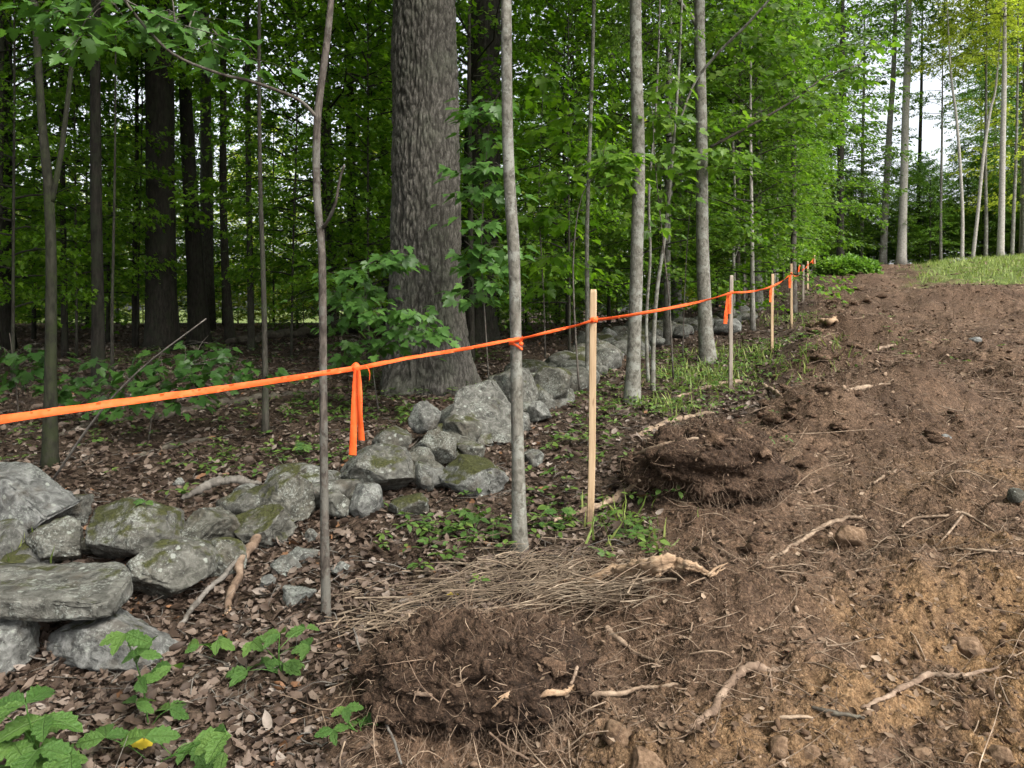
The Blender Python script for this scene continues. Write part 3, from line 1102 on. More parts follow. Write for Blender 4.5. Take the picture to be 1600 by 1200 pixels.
# ------------------------------------------------------------------ clay clods and loose stones in the soil
for k, (b, lab) in enumerate([
        ((941, 1126, 998, 1176), 'round tan clay clod right of the front soil clump'),
        ((978, 1168, 1042, 1215), 'tan clay clod cut by the bottom edge, centre'),
        ((1060, 1153, 1096, 1188), 'small clay clod between the two larger bottom groups'),
        ((1198, 1150, 1234, 1190), 'clay clod below the thin straight root'),
        ((1248, 1162, 1282, 1196), 'clay clod at the bottom edge right of another one'),
        ((1545, 1163, 1585, 1200), 'clay clod in the bottom right corner'),
        ((1493, 990, 1541, 1034), 'clay clod on the yellow sandy patch'),
        ((1300, 816, 1352, 858), 'reddish flat earth lump beside a root, right of centre'),
        ((1286, 1180, 1330, 1216), 'crumbling clay clod at the bottom edge between two others'),
        ((1420, 1165, 1456, 1196), 'lone clay clod low on the right')]):
    rock(b, lab, 300 + k, 0, 0, 0, power=2.1, facets=16, cut=.58, sub=4, group='clay clods', name='clay_clod', cat='clod', mat='clod', thick=1.0)
for k, (b, lab) in enumerate([
        ((1468, 677, 1485, 692), 'small white stone out in the bare soil'),
        ((1512, 526, 1536, 537), 'pale flat stone far out in the bare soil'),
        ((1575, 762, 1600, 792), 'dark stone at the right edge')]):
    rock(b, lab, 330 + k, 1.0 if k < 2 else .1, 0, 0, sub=3, group='loose stones in the soil', name='loose_stone', cat='stone')

# ------------------------------------------------------------------ crowns (shared between trees)


def make_crown(seed, H, cb, Rr, nl, tw, lpt, leaf, tmpl=LEAF_MAPLE, el0=8, el1=55, droop=.16, low=.5, bias=None):
    rng = np.random.default_rng(seed)
    tubes = []
    LP, LD, LN, LS = [], [], [], []
    for i in range(nl):
        u = (i + rng.random()) / nl
        z0 = cb + (H - cb) * u
        az = i * 2.399 + rng.normal() * .35
        prof = (low + (1 - low) * math.sin(math.pi * min(1, .25 + u * .55))) * (1 - max(0, u - .55) * 1.35)
        L = Rr * prof * rng.uniform(.65, 1.15)
        if bias is not None:
            L *= 1 + bias[1] * math.cos(az - bias[0])
        L = max(L, .25)
        el = R(el0 + (el1 - el0) * u ** 1.3 + rng.normal() * 8)
        t = np.linspace(0, 1, 7)
        wob = np.cumsum(rng.normal(size=(7, 3)) * .035 * L, 0)
        ax = az + np.cumsum(rng.normal(size=7) * .10)
        pts = np.stack([np.cos(ax) * L * t * math.cos(el), np.sin(ax) * L * t * math.cos(el), z0 + L * t * math.sin(el) - droop * L * t * t], 1) + wob * t[:, None]
        r0 = .004 + .0065 * L
        tubes.append(tube(pts, np.linspace(r0, .003, 7), 4, cap=False))
        for j in range(tw):
            tt = .18 + .82 * (j + rng.random()) / tw
            k = min(int(tt * 6), 5)
            f = tt * 6 - k
            p = pts[k] * (1 - f) + pts[k + 1] * f
            sd_ = 1 if j % 2 else -1
            a2 = ax[k] + sd_ * rng.uniform(.35, 1.05)
            tl = L * .42 * (1.15 - tt) + rng.uniform(.15, .42)
            e2 = rng.normal() * .22 + .05
            d = np.array([math.cos(a2) * math.cos(e2), math.sin(a2) * math.cos(e2), math.sin(e2)])
            n = max(4, int(lpt * rng.uniform(.6, 1.3)))
            s = rng.uniform(.12, 1.05, n)
            P = p + d * (tl * s)[:, None]
            P[:, 2] -= .18 * tl * s ** 2
            if j % 3 == 0:
                tubes.append(tube(np.array([p, p + d * tl * .55 - [0, 0, .05 * tl], p + d * tl - [0, 0, .18 * tl]]), [.004, .003, .0015], 3, cap=False))
            la = a2 + np.where(rng.random(n) < .5, 1, -1) * rng.uniform(.25, 1.25, n)
            le = -rng.uniform(.05, .75, n)
            D = np.stack([np.cos(la) * np.cos(le), np.sin(la) * np.cos(le), np.sin(le)], 1)
            N = np.array([0, 0, 1.]) + rng.normal(size=(n, 3)) * .38
            P = P + rng.normal(size=(n, 3)) * .035
            LP.append(P)
            LD.append(D)
            LN.append(N)
            LS.append(leaf * rng.uniform(.6, 1.2, n))
    V, Fc = stamp(tmpl[0], tmpl[1], np.concatenate(LP), np.concatenate(LD), np.concatenate(LN), np.concatenate(LS))
    bv, bf = join(tubes)
    return (mk_mesh('crown', V, Fc, [M['leaf_wood']], smooth=False), mk_mesh('branches', bv, bf, [M['bark_dark']]))


# understory maples: foliage nearly to the ground
UNDER = [make_crown(100 + k, 8.5, 1.1, 2.3, 46, 12, 15, .10) for k in range(3)]
# tall trees: crown high up
TALL = [make_crown(200 + k, 21, 7.5, 4.0, 50, 13, 15, .155, el0=0, el1=60, low=.6, droop=.12) for k in range(3)]
# narrow far trees with foliage over most of the stem
EDGE = [make_crown(300 + k, 17, 2.2, 2.7, 62, 13, 16, .14, tmpl=LEAF_OVAL, el0=-4, el1=60, low=.55) for k in range(2)]
# bare stems with a tuft on top
TOP = [make_crown(350 + k, 22, 12.0, 3.4, 40, 13, 16, .17, tmpl=LEAF_OVAL, el0=10, el1=65, low=.6) for k in range(2)]
# thin shrubs
SHRUB = [make_crown(400 + k, 2.6, .25, 1.25, 26, 8, 12, .09) for k in range(2)]
KINDH = ((UNDER, 8.5), (TALL, 21.), (EDGE, 17.), (TOP, 22.), (SHRUB, 2.6))


def set_mat(o, m):
    o.material_slots[0].link = 'OBJECT'
    o.material_slots[0].material = M[m]


def trunk_mesh(pts, rads, sides=10, wob=.05, seed=0, n=16, name='trunk', mat='bark_grey'):
    P = curve(pts, n)
    r = np.interp(np.linspace(0, 1, n), np.linspace(0, 1, len(rads)), rads)
    r[0] *= 1.35
    r[1] *= 1.08
    v, f = tube(P, r, sides, wob=wob, seed=seed)
    return mk_mesh(name, v, f, [M[mat]])


def add_crown(t, kind, idx, h, mat, rz, sxy=1.0, off=(0, 0, 0)):
    cr, br = kind[idx % len(kind)]
    full = [h_ for k_, h_ in KINDH if k_ is kind][0]
    s = h / full
    for nm, me_, in (('crown', cr), ('branches', br)):
        o = obj(nm, me_, t, off)
        o.scale = (s * sxy, s * sxy, s)
        o.rotation_euler = (0, 0, rz)
        if nm == 'crown':
            set_mat(o, mat)


def px_tree(name, label, base, path, wpx, mat, crown=None, h=None, cmat='leaf_wood', group=None, Y=None, sides=10, idx=0, cat='tree', wob=.05, sxy=1.0, forks=()):
    """a tree whose trunk runs through photo pixels: base (px,py), path [(px,py)..] upward, widths in px"""
    q = gp(*base)
    Yd = Y or q[1]
    b = at(base[0], base[1], Yd)
    b[2] = H0(b[0], b[1])
    pts = [np.array([0, 0, -.08])] + [at(a, c, Yd) - b for a, c in path]
    rads = [w / 2 / F * Yd for w in wpx]
    top = pts[-1]
    if h is not None and h > top[2] + .5:
        dirn = (pts[-1] - pts[-2])
        dirn = dirn / max(dirn[2], .1)
        m = pts[-1] + np.array([dirn[0], 0, 1]) * (h * .9 - top[2]) * np.array([.4, 0, 1])
        pts.append(m)
        rads.append(rads[-1] * .25)
    t = thing(name, label, cat, tuple(b), group)
    sd_ = abs(hash(label)) % 1000 if False else int(base[0] * 7 + base[1]) % 1000
    n = max(12, 4 * len(pts))
    # even arc length for radii: sample radii along the polyline
    P = np.array(pts)
    if len(rads) < len(pts):
        rads = [rads[0]] + rads
    L = np.concatenate([[0], np.cumsum(np.linalg.norm(np.diff(P, axis=0), axis=1))])
    C = curve(P, n)
    Lc = np.concatenate([[0], np.cumsum(np.linalg.norm(np.diff(C, axis=0), axis=1))])
    rr = np.interp(Lc / Lc[-1], L / L[-1], rads[:len(pts)])
    rr[0] *= 1.25
    v, f = tube(C, rr, sides, wob=wob, seed=sd_)
    obj('trunk', mk_mesh('trunk', v, f, [M[mat]]), t)
    for fk in forks:
        fp, fw = fk
        A = np.array([at(a, c, Yd + d) - b for a, c, d in fp])
        C2 = curve(A, max(6, 4 * len(A)))
        v, f = tube(C2, np.interp(np.linspace(0, 1, len(C2)), np.linspace(0, 1, len(fw)), [w / 2 / F * Yd for w in fw]), 6, wob=.05)
        obj('limb', mk_mesh('limb', v, f, [M[mat]]), t)
    if crown is not None:
        add_crown(t, crown, idx, h, cmat, (sd_ * .37) % 6.28, sxy)
    return t


# ---- the big oak with deeply furrowed bark


def oak(name, label, base, prof, nu, nv, seed, h, mat='bark_oak', Y=None, amp=.035):
    q = gp(*base)
    Yd = Y or q[1]
    b = at(base[0], base[1], Yd)
    b[2] = H0(b[0], b[1])
    # prof: (py, x_left, x_right)
    zs = np.array([EYE + (HY - p[0]) / F * Yd - b[2] for p in prof])
    cx = np.array([((p[1] + p[2]) / 2 - 800) / F * Yd - b[0] for p in prof])
    rr = np.array([(p[2] - p[1]) / 2 / F * Yd for p in prof])
    o_ = np.argsort(zs)
    zs, cx, rr = zs[o_], cx[o_], rr[o_]
    zt = np.concatenate([np.linspace(-.25, zs[-1] + .6, nv), np.linspace(zs[-1] + .8, h, 24)])
    C = np.interp(zt, zs, cx)
    Rr = np.interp(zt, zs, rr) * np.where(zt > zs[-1], 1 - .8 * (zt - zs[-1]) / (h - zs[-1]), 1)
    th = np.linspace(0, 2 * math.pi, nu, endpoint=False)
    Z, T = np.meshgrid(zt, th, indexing='ij')
    RR = Rr[:, None] + 0 * T
    p = np.stack([np.cos(T) * RR, np.sin(T) * RR, Z], -1).reshape(-1, 3)
    # root flare: buttress lobes near the ground
    fl = np.exp(-np.clip(Z, 0, 9) / .26) * (.06 + .12 * np.cos(T * 5 + seed) + .05 * np.cos(T * 3 + 1.3 * seed))
    wv = p + .009 * np.stack([fbm(p * np.array([5, 5, 3]) + 3, 2), fbm(p * np.array([5, 5, 3]) + 9, 2), np.zeros(len(p))], 1)
    c1 = np.exp(-(perlin(wv * np.array([15, 15, 4.6]) + seed) / .15) ** 2)
    c2 = np.exp(-(perlin(wv * np.array([26, 26, 10.]) + seed * 2) / .16) ** 2)
    crack = np.clip(np.maximum(c1, .75 * c2), 0, 1)
    d = (amp * (.45 - crack) + .010 * fbm(wv * np.array([40, 40, 12]), 2)).reshape(Z.shape)
    RR = RR * (1 + fl) + d + .03 * fbm(p * .9, 2).reshape(Z.shape)
    V = np.stack([np.cos(T) * RR + C[:, None], np.sin(T) * RR, Z], -1)
    n = len(zt)
    i = np.arange(n - 1)[:, None]
    j = np.arange(nu)[None, :]
    jn = (j + 1) % nu
    Q = np.stack([i * nu + j, i * nu + jn, (i + 1) * nu + jn, (i + 1) * nu + j], -1).reshape(-1, 4)
    t = thing(name, label, 'tree', tuple(b))
    tm = mk_mesh('trunk', V, Q, [M[mat]])
    fa = tm.attributes.new('fissure', 'FLOAT', 'POINT')
    fa.data.foreach_set('value', crack.astype(np.float32))
    obj('trunk', tm, t)
    add_crown(t, TALL, seed, h + 3, 'leaf_wood', seed, 1.5)
    return t


oak('oak_tree', 'massive oak with furrowed grey bark standing behind the stone heap', (668, 606),
    [(-260, 622, 706), (0, 616, 712), (200, 613, 714), (390, 611, 717), (480, 607, 724), (540, 602, 732), (590, 599, 741), (620, 597, 743)], 240, 220, 5, 24)
oak('oak_tree', 'second thick dark trunk half hidden behind the big oak', (748, 535),
    [(-260, 738, 778), (0, 735, 781), (250, 726, 781), (390, 719, 776), (480, 717, 774), (520, 714, 780), (545, 708, 786)], 90, 120, 8, 24, 'bark_dark', amp=.04)

# ---- trees one can tell apart, front to back
px_tree('young_tree', 'slender grey tree wrapped by the orange tape, left of the stake', (813, 862),
        [(809, 700), (806, 530), (803, 400), (797, 300), (793, 200), (791, 0), (790, -150)], [27, 19, 18, 19, 18, 17, 16.5, 15], 'bark_grey', TALL, 13, 'leaf_wood', sides=16, idx=1, wob=.04, sxy=.8)
px_tree('maple_sapling', 'thin crooked brown sapling in front with a long arching side branch', (510, 970),
        [(507, 800), (505, 600), (503, 400), (495, 300), (496, 185), (509, 80), (517, 0), (523, -120), (530, -260)], [17, 13.5, 12.5, 12, 12, 12, 11, 10, 9, 7], 'bark_brown', sides=12, wob=.05,
        forks=[([(497, 186, 0), (470, 158, -.06), (430, 140, -.15), (385, 125, -.2), (340, 114, -.3), (270, 84, -.35), (215, 28, -.4), (175, -25, -.4), (120, -60, -.5)], [7, 5.5, 5, 4.5, 4, 3]),
               ([(503, 357, 0), (512, 345, -.05), (524, 318, -.1), (531, 280, -.12), (538, 258, -.15)], [6, 4.5, 3])])
px_tree('young_tree', 'second grey tree with lichened bark, right of the stake', (987, 630),
        [(990, 560), (995, 400), (998, 250), (994, 100), (993, 0), (991, -180)], [30, 22, 20, 20, 19, 18, 16], 'bark_grey', TALL, 16, 'leaf_edge', sides=14, idx=2, sxy=.8)
px_tree('young_tree', 'grey tree left of the second stake, forking at the top of the frame', (1107, 566),
        [(1103, 520), (1098, 400), (1096, 200), (1093, 30), (1096, -150)], [30, 23, 20, 18, 17, 14], 'bark_grey', TALL, 17, 'leaf_edge', sides=14, idx=0, sxy=.9,
        forks=[([(1092, 45, 0), (1080, 25, 0), (1062, 2, -.1), (1040, -40, -.3)], [9, 7, 5]),
               ([(1060, 195, -.4), (1085, 130, -.5), (1120, 85, -.7), (1170, 35, -1), (1210, -10, -1.2)], [3, 4, 4, 3])])
px_tree('pole_tree', 'thin pole-like stem behind the stake, leafless below', (918, 606),
        [(918, 500), (917, 380), (919, 300), (924, 150), (928, 0), (930, -150)], [8, 7, 6.5, 6, 6, 5.5, 5], 'bark_grey', TOP, 9, 'leaf_wood', sides=8, idx=1, sxy=.6)
px_tree('sapling', 'pale twin sapling stem just right of the second grey tree', (1020, 611),
        [(1021, 540), (1027, 450), (1040, 360), (1050, 250), (1060, 120), (1066, -20)], [9, 7, 6, 5.5, 5, 4, 3], 'bark_grey', TOP, 7.5, 'leaf_edge', sides=8, idx=0, sxy=.6)
px_tree('sapling', 'thin upright sapling stem close to the second grey tree', (1013, 598),
        [(1010, 500), (1016, 400), (1014, 300), (1024, 180), (1030, 40)], [6, 5, 4.5, 4, 3.5, 3], 'bark_grey', TOP, 7, 'leaf_edge', sides=8, idx=2, sxy=.5)
px_tree('sapling', 'pale dead-looking sapling behind the second stake', (1146, 500),
        [(1147, 430), (1146, 380), (1148, 300), (1145, 200), (1148, 80)], [5, 5, 4.5, 4, 4, 3], 'bark_pale', EDGE, 9, 'leaf_edge', sides=8, idx=1, sxy=.7,
        forks=[([(1147, 405, 0), (1153, 390, 0), (1157, 370, 0)], [2.5, 1.5])])
px_tree('pole_tree', 'dark straight pole tree just behind the fourth stake', (1241, 492),
        [(1240, 420), (1240, 300), (1239, 160), (1238, 0)], [11, 9, 8.5, 8, 7], 'bark_brown', EDGE, 13, 'leaf_edge', sides=10, idx=0)
px_tree('young_tree', 'trunk with flared foot between the second and third stakes', (1184, 486),
        [(1183, 420), (1183, 340), (1185, 200), (1186, 60)], [20, 15, 14, 12, 10], 'bark_grey', EDGE, 14, 'leaf_edge', sides=10, idx=1)
px_tree('young_tree', 'grey trunk a little left of the forking tree', (1057, 503), [(1057, 430), (1058, 300), (1062, 100), (1064, -50)], [19, 16, 15, 13, 11], 'bark_grey', TALL, 16, 'leaf_edge', idx=2)
px_tree('young_tree', 'grey trunk left of the pair behind the forking tree', (1038, 513), [(1040, 440), (1044, 320), (1046, 100), (1046, -50)], [18, 14, 13, 12, 10], 'bark_grey', TALL, 16, 'leaf_edge', idx=0)

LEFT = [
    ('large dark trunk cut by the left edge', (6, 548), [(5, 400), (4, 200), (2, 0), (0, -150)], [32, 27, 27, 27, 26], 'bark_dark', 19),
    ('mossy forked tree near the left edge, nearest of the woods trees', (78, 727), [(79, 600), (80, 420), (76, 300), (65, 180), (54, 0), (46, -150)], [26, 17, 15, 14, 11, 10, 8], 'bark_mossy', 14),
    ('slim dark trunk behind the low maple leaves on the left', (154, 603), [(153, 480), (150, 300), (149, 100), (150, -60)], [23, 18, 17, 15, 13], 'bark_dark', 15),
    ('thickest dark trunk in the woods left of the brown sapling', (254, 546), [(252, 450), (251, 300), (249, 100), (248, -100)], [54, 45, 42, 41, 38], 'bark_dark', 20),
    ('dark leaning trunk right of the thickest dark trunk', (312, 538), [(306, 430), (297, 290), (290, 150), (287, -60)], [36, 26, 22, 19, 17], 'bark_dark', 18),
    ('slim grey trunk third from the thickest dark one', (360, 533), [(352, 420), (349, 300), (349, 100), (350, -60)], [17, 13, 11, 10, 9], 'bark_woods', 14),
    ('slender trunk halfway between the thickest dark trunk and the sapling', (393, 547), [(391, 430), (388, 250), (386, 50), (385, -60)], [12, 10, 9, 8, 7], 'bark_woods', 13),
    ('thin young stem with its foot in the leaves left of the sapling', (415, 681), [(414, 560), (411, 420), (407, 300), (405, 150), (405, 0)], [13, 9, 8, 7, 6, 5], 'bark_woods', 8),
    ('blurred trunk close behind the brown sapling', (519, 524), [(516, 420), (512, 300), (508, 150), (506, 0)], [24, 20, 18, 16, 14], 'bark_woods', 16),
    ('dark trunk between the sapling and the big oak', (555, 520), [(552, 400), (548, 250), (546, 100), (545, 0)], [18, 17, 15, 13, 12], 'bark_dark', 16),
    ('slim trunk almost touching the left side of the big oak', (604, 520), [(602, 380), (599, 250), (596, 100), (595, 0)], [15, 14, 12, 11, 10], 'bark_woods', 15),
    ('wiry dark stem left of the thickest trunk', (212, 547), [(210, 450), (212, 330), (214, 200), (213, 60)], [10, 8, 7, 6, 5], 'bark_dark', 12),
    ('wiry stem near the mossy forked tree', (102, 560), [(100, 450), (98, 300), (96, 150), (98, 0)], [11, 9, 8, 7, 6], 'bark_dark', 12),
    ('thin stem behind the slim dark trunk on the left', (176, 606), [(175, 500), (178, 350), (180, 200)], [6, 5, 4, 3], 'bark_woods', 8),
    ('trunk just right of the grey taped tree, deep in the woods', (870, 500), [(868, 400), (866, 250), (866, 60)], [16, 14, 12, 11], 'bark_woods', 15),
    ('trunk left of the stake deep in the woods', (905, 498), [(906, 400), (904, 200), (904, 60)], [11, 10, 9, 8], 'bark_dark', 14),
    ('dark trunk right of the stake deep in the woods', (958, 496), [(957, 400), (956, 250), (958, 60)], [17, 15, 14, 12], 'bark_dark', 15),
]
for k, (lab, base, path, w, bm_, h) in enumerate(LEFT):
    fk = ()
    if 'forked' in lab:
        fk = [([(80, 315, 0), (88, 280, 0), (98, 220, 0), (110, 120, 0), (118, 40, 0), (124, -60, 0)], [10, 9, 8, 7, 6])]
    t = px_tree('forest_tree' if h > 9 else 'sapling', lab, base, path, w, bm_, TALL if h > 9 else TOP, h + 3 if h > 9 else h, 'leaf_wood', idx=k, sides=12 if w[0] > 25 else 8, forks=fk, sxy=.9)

for k, (x, y) in enumerate([(-4.6, 2.2), (-5.5, -1.5), (-8.0, 4.5), (-3.4, -3.6), (-9.5, 0.5)]):  # unseen trees added to shade the woods floor and stones on the left
    px_t = thing('forest_tree', ['added shade tree just outside the frame on the left', 'added shade tree behind the camera on the left', 'added shade tree left of the frame', 'added shade tree behind the camera near the clearing', 'added shade tree farther left of the frame'][k], 'tree', (x, y, float(H0(x, y))), 'added shade trees around the camera')
    obj('trunk', trunk_mesh([(0, 0, -.1), (.1, 0, 5), (0, .1, 12), (0, 0, 19)], [.16, .14, .1, .03], 9, .05, k, 10, 'trunk', 'bark_dark'), px_t)
    add_crown(px_t, TALL, k, 20, 'leaf_wood', k * 1.3, 1.0)

# ---- far side of the clearing
FAR = [
    ('pale straight tree at the far end of the track, tallest pale trunk', (1408, 416), [(1411, 330), (1415, 180), (1419, 60), (1420, -40)], [16, 12, 11, 10, 8], 'bark_pale', 24, 'leaf_edge', .55),
    ('grey tree left of the tallest pale trunk at the far track end', (1379, 415), [(1383, 330), (1390, 200), (1397, 90)], [12, 10, 9, 7], 'bark_grey', 22, 'leaf_edge', .8),
    ('slim far tree behind the bright green bush', (1346, 412), [(1347, 340), (1348, 220), (1350, 120)], [7, 6, 5, 4], 'bark_grey', 20, 'leaf_edge', .8),
    ('dark far trunk left of the bright green bush', (1313, 408), [(1313, 330), (1314, 220), (1316, 100)], [13, 11, 10, 8], 'bark_dark', 21, 'leaf_edge', .8),
    ('dark far pole right of the tallest pale trunk', (1434, 412), [(1435, 330), (1437, 240), (1440, 120)], [7, 6, 5.5, 4], 'bark_dark', 21, 'leaf_edge', .5),
    ('pale stem leaning left, first of the pale group at the right', (1503, 408), [(1504, 340), (1501, 270), (1494, 180), (1485, 105)], [6, 5, 4.5, 4, 3], 'bark_pale', 17, 'leaf_lime', .55),
    ('pale stem leaning right, second of the pale group at the right', (1519, 410), [(1527, 340), (1537, 240), (1548, 170), (1557, 125)], [6, 5, 5, 4, 3], 'bark_pale', 17, 'leaf_lime', .55),
    ('thin grey stem between the pale leaning ones at the right', (1540, 408), [(1541, 340), (1540, 250), (1541, 150)], [6, 5, 4, 3], 'bark_grey', 19, 'leaf_lime', .8),
    ('stoutest pale trunk near the right edge, with yellow-green leaves', (1563, 409), [(1565, 330), (1567, 220), (1569, 130), (1570, 40)], [11, 9, 8, 7, 5], 'bark_pale', 21, 'leaf_lime', .8),
    ('thin pale trunk beside the stoutest one at the right edge', (1581, 408), [(1584, 330), (1588, 230), (1590, 120)], [6, 5, 4, 3], 'bark_grey', 19, 'leaf_lime', .7),
    ('trunk cut by the right edge of the photo', (1600, 408), [(1601, 330), (1602, 200), (1602, 60)], [11, 9, 8, 6], 'bark_grey', 20, 'leaf_lime', .9),
    ('thin stem just left of the first pale leaning one', (1470, 409), [(1470, 340), (1471, 260), (1472, 200)], [5, 4, 3.5, 3], 'bark_grey', 13, 'leaf_edge', .55),
]
for k, (lab, base, path, w, bm_, h, cm, sxy) in enumerate(FAR):
    Yf = [46, 47, 50, 44, 52, 42, 42.5, 44, 41, 43, 45, 46][k]
    px_tree('far_tree', lab, base, path, w, bm_, TOP if 'pale' in lab or 'stem' in lab else EDGE, h + 3, cm, idx=k, sides=8, sxy=min(1.1, sxy * 1.5), Y=Yf)

# ---- background trees that nothing tells apart
rng = np.random.default_rng(21)


def scatter_tree(x, y, kind, h, mat, label, group, name, r0, bark, idx, rz, sxy=1.0):
    z = float(H0(x, y))
    t = thing(name, label, 'tree', (x, y, z), group)
    lean = rng.normal(size=2) * .012 * h
    pts = [np.array([0, 0, -.1]), np.array([lean[0] * .2, lean[1] * .2, h * .25]), np.array([lean[0] * .6, lean[1] * .6, h * .6]), np.array([0, 0, h * .93])]
    obj('trunk', trunk_mesh(pts, [r0, r0 * .85, r0 * .6, r0 * .15], 7, .05, x, 9, 'trunk', bark), t)
    add_crown(t, kind, idx, h, mat, rz, sxy)


def poisson(n, xr, yr, dmin, ok, pts):
    out = []
    tries = 0
    while len(out) < n and tries < n * 60:
        tries += 1
        x, y = rng.uniform(*xr), rng.uniform(*yr)
        if not ok(x, y):
            continue
        if any((x - a) ** 2 + (y - b) ** 2 < dmin * dmin for a, b in pts):
            continue
        pts.append((x, y))
        out.append((x, y))
    return out


woods = lambda x, y: x < xb(y) - 2.0 - .05 * y and not (y < 11 and x > -3.2 - .1 * y)
seenpts = []
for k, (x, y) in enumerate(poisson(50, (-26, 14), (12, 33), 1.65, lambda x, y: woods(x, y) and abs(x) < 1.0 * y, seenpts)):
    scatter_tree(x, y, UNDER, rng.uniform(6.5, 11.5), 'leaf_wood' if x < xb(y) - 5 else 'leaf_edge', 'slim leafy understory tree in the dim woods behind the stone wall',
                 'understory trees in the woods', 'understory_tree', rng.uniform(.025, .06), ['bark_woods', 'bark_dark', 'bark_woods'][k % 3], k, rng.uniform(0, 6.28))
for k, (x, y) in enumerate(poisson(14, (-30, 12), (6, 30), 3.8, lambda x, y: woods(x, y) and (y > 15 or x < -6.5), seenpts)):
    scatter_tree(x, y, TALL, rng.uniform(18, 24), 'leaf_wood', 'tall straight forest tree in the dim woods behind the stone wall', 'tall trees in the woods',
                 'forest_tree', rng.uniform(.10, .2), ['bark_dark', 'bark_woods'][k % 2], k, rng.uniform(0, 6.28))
for k, (a, b, h, lab) in enumerate([(20, 9.6, 7.2, 'young maple spreading in front of the large dark trunk at the left edge'), (120, 12.5, 8.0, 'young maple right of the mossy forked tree'),
                                    (215, 14.5, 8.5, 'young maple left of the thickest dark trunk'), (455, 12.5, 8.0, 'young maple just left of the brown sapling'),
                                    (575, 12.2, 8.5, 'young maple close to the left side of the big oak'), (890, 12.0, 7.5, 'young maple behind the pale stake')]):
    scatter_tree((a - 800) / F * b, b, UNDER, h, 'leaf_wood', lab, 'young maples among the nearer trunks', 'young_maple', .022, 'bark_woods', k, k * 1.7, .72)
# trees along the edge of the clearing, beyond the stakes
ep = []
for k in range(20):
    y = 15 + k * 1.75 + rng.uniform(-.6, .6)
    x = float(xb(y)) - rng.uniform(1.0, 3.2)
    scatter_tree(x, y, UNDER if k % 2 else EDGE, rng.uniform(6, 9.5) if k % 2 else rng.uniform(11, 16), 'leaf_edge', 'slim tree in the leafy wood edge beside the tape line', 'trees of the wood edge',
                 'edge_tree', rng.uniform(.03, .07), ['bark_grey', 'bark_pale', 'bark_brown'][k % 3], k, rng.uniform(0, 6.28), 1.0)
# forest closing the far end of the clearing
for k, (x, y) in enumerate(poisson(44, (14, 66), (47, 66), 2.6, lambda x, y: not .475 < x / y < .60, [])):  # lighter leaf green stands in for haze over these trees
    scatter_tree(x, y, EDGE if k % 3 else TALL, rng.uniform(15, 24), 'leaf_bright' if k % 3 else 'leaf_edge', 'background tree of the forest closing the far end of the clearing', 'trees at the far end of the clearing',
                 'background_tree', rng.uniform(.07, .14), ['bark_grey', 'bark_dark', 'bark_pale'][k % 3], k, rng.uniform(0, 6.28), .9)
for k, (x, y) in enumerate(poisson(80, (15, 60), (47.5, 58), 1.35, lambda x, y: True, [])):
    scatter_tree(x, y, UNDER, rng.uniform(4.5, 8), 'leaf_edge' if k % 2 else 'leaf_bright', 'low leafy tree under the forest at the far end of the clearing', 'low trees at the far end of the clearing',
                 'understory_tree', rng.uniform(.03, .05), 'bark_dark', k, rng.uniform(0, 6.28), 1.25)
for k, (x, y) in enumerate(poisson(70, (16, 62), (49, 64), 1.2, lambda x, y: True, [])):
    scatter_tree(x, y, SHRUB, rng.uniform(2.5, 4.5), 'leaf_edge' if k % 3 else 'leaf_wood', 'shrub among the trunks of the forest closing the far end', 'shrubs at the far end of the clearing',
                 'forest_shrub', .015, 'bark_dark', k, rng.uniform(0, 6.28), 1.5)
# sunlit scrub where the woods on the left open to a field
for k, (x, y) in enumerate(poisson(80, (-44, 11), (34, 43), 1.5, lambda x, y: x < xb(y) - 6, [])):
    scatter_tree(x, y, UNDER, rng.uniform(4.0, 7.0) if k % 2 else rng.uniform(7, 11), 'leaf_lime' if k % 3 else 'leaf_bright', 'sunlit yellow-green scrub seen through the woods', 'scrub beyond the woods', 'scrub_tree', .03, 'bark_brown', k, rng.uniform(0, 6.28), 1.2)

for k, (x, y) in enumerate(poisson(40, (-36, 6), (33, 37), 1.2, lambda x, y: x < xb(y) - 6, [])):
    scatter_tree(x, y, SHRUB, rng.uniform(1.8, 3.0), 'leaf_lime' if k % 2 else 'leaf_bright', 'low sunlit bush where the woods open to the field', 'bushes beyond the woods', 'field_bush', .012, 'bark_brown', k, rng.uniform(0, 6.28), 1.5)
for k, (x, y) in enumerate(poisson(30, (-26, 12), (17, 34), 1.6, lambda x, y: x < xb(y) - 2.2 and abs(x) < .9 * y, [])):
    scatter_tree(x, y, SHRUB, rng.uniform(1.6, 3.6), 'leaf_wood' if k % 3 else 'leaf_edge', 'low leafy shrub on the floor of the dim woods', 'shrubs in the woods', 'forest_shrub', .012, 'bark_brown', k, rng.uniform(0, 6.28), 1.1)

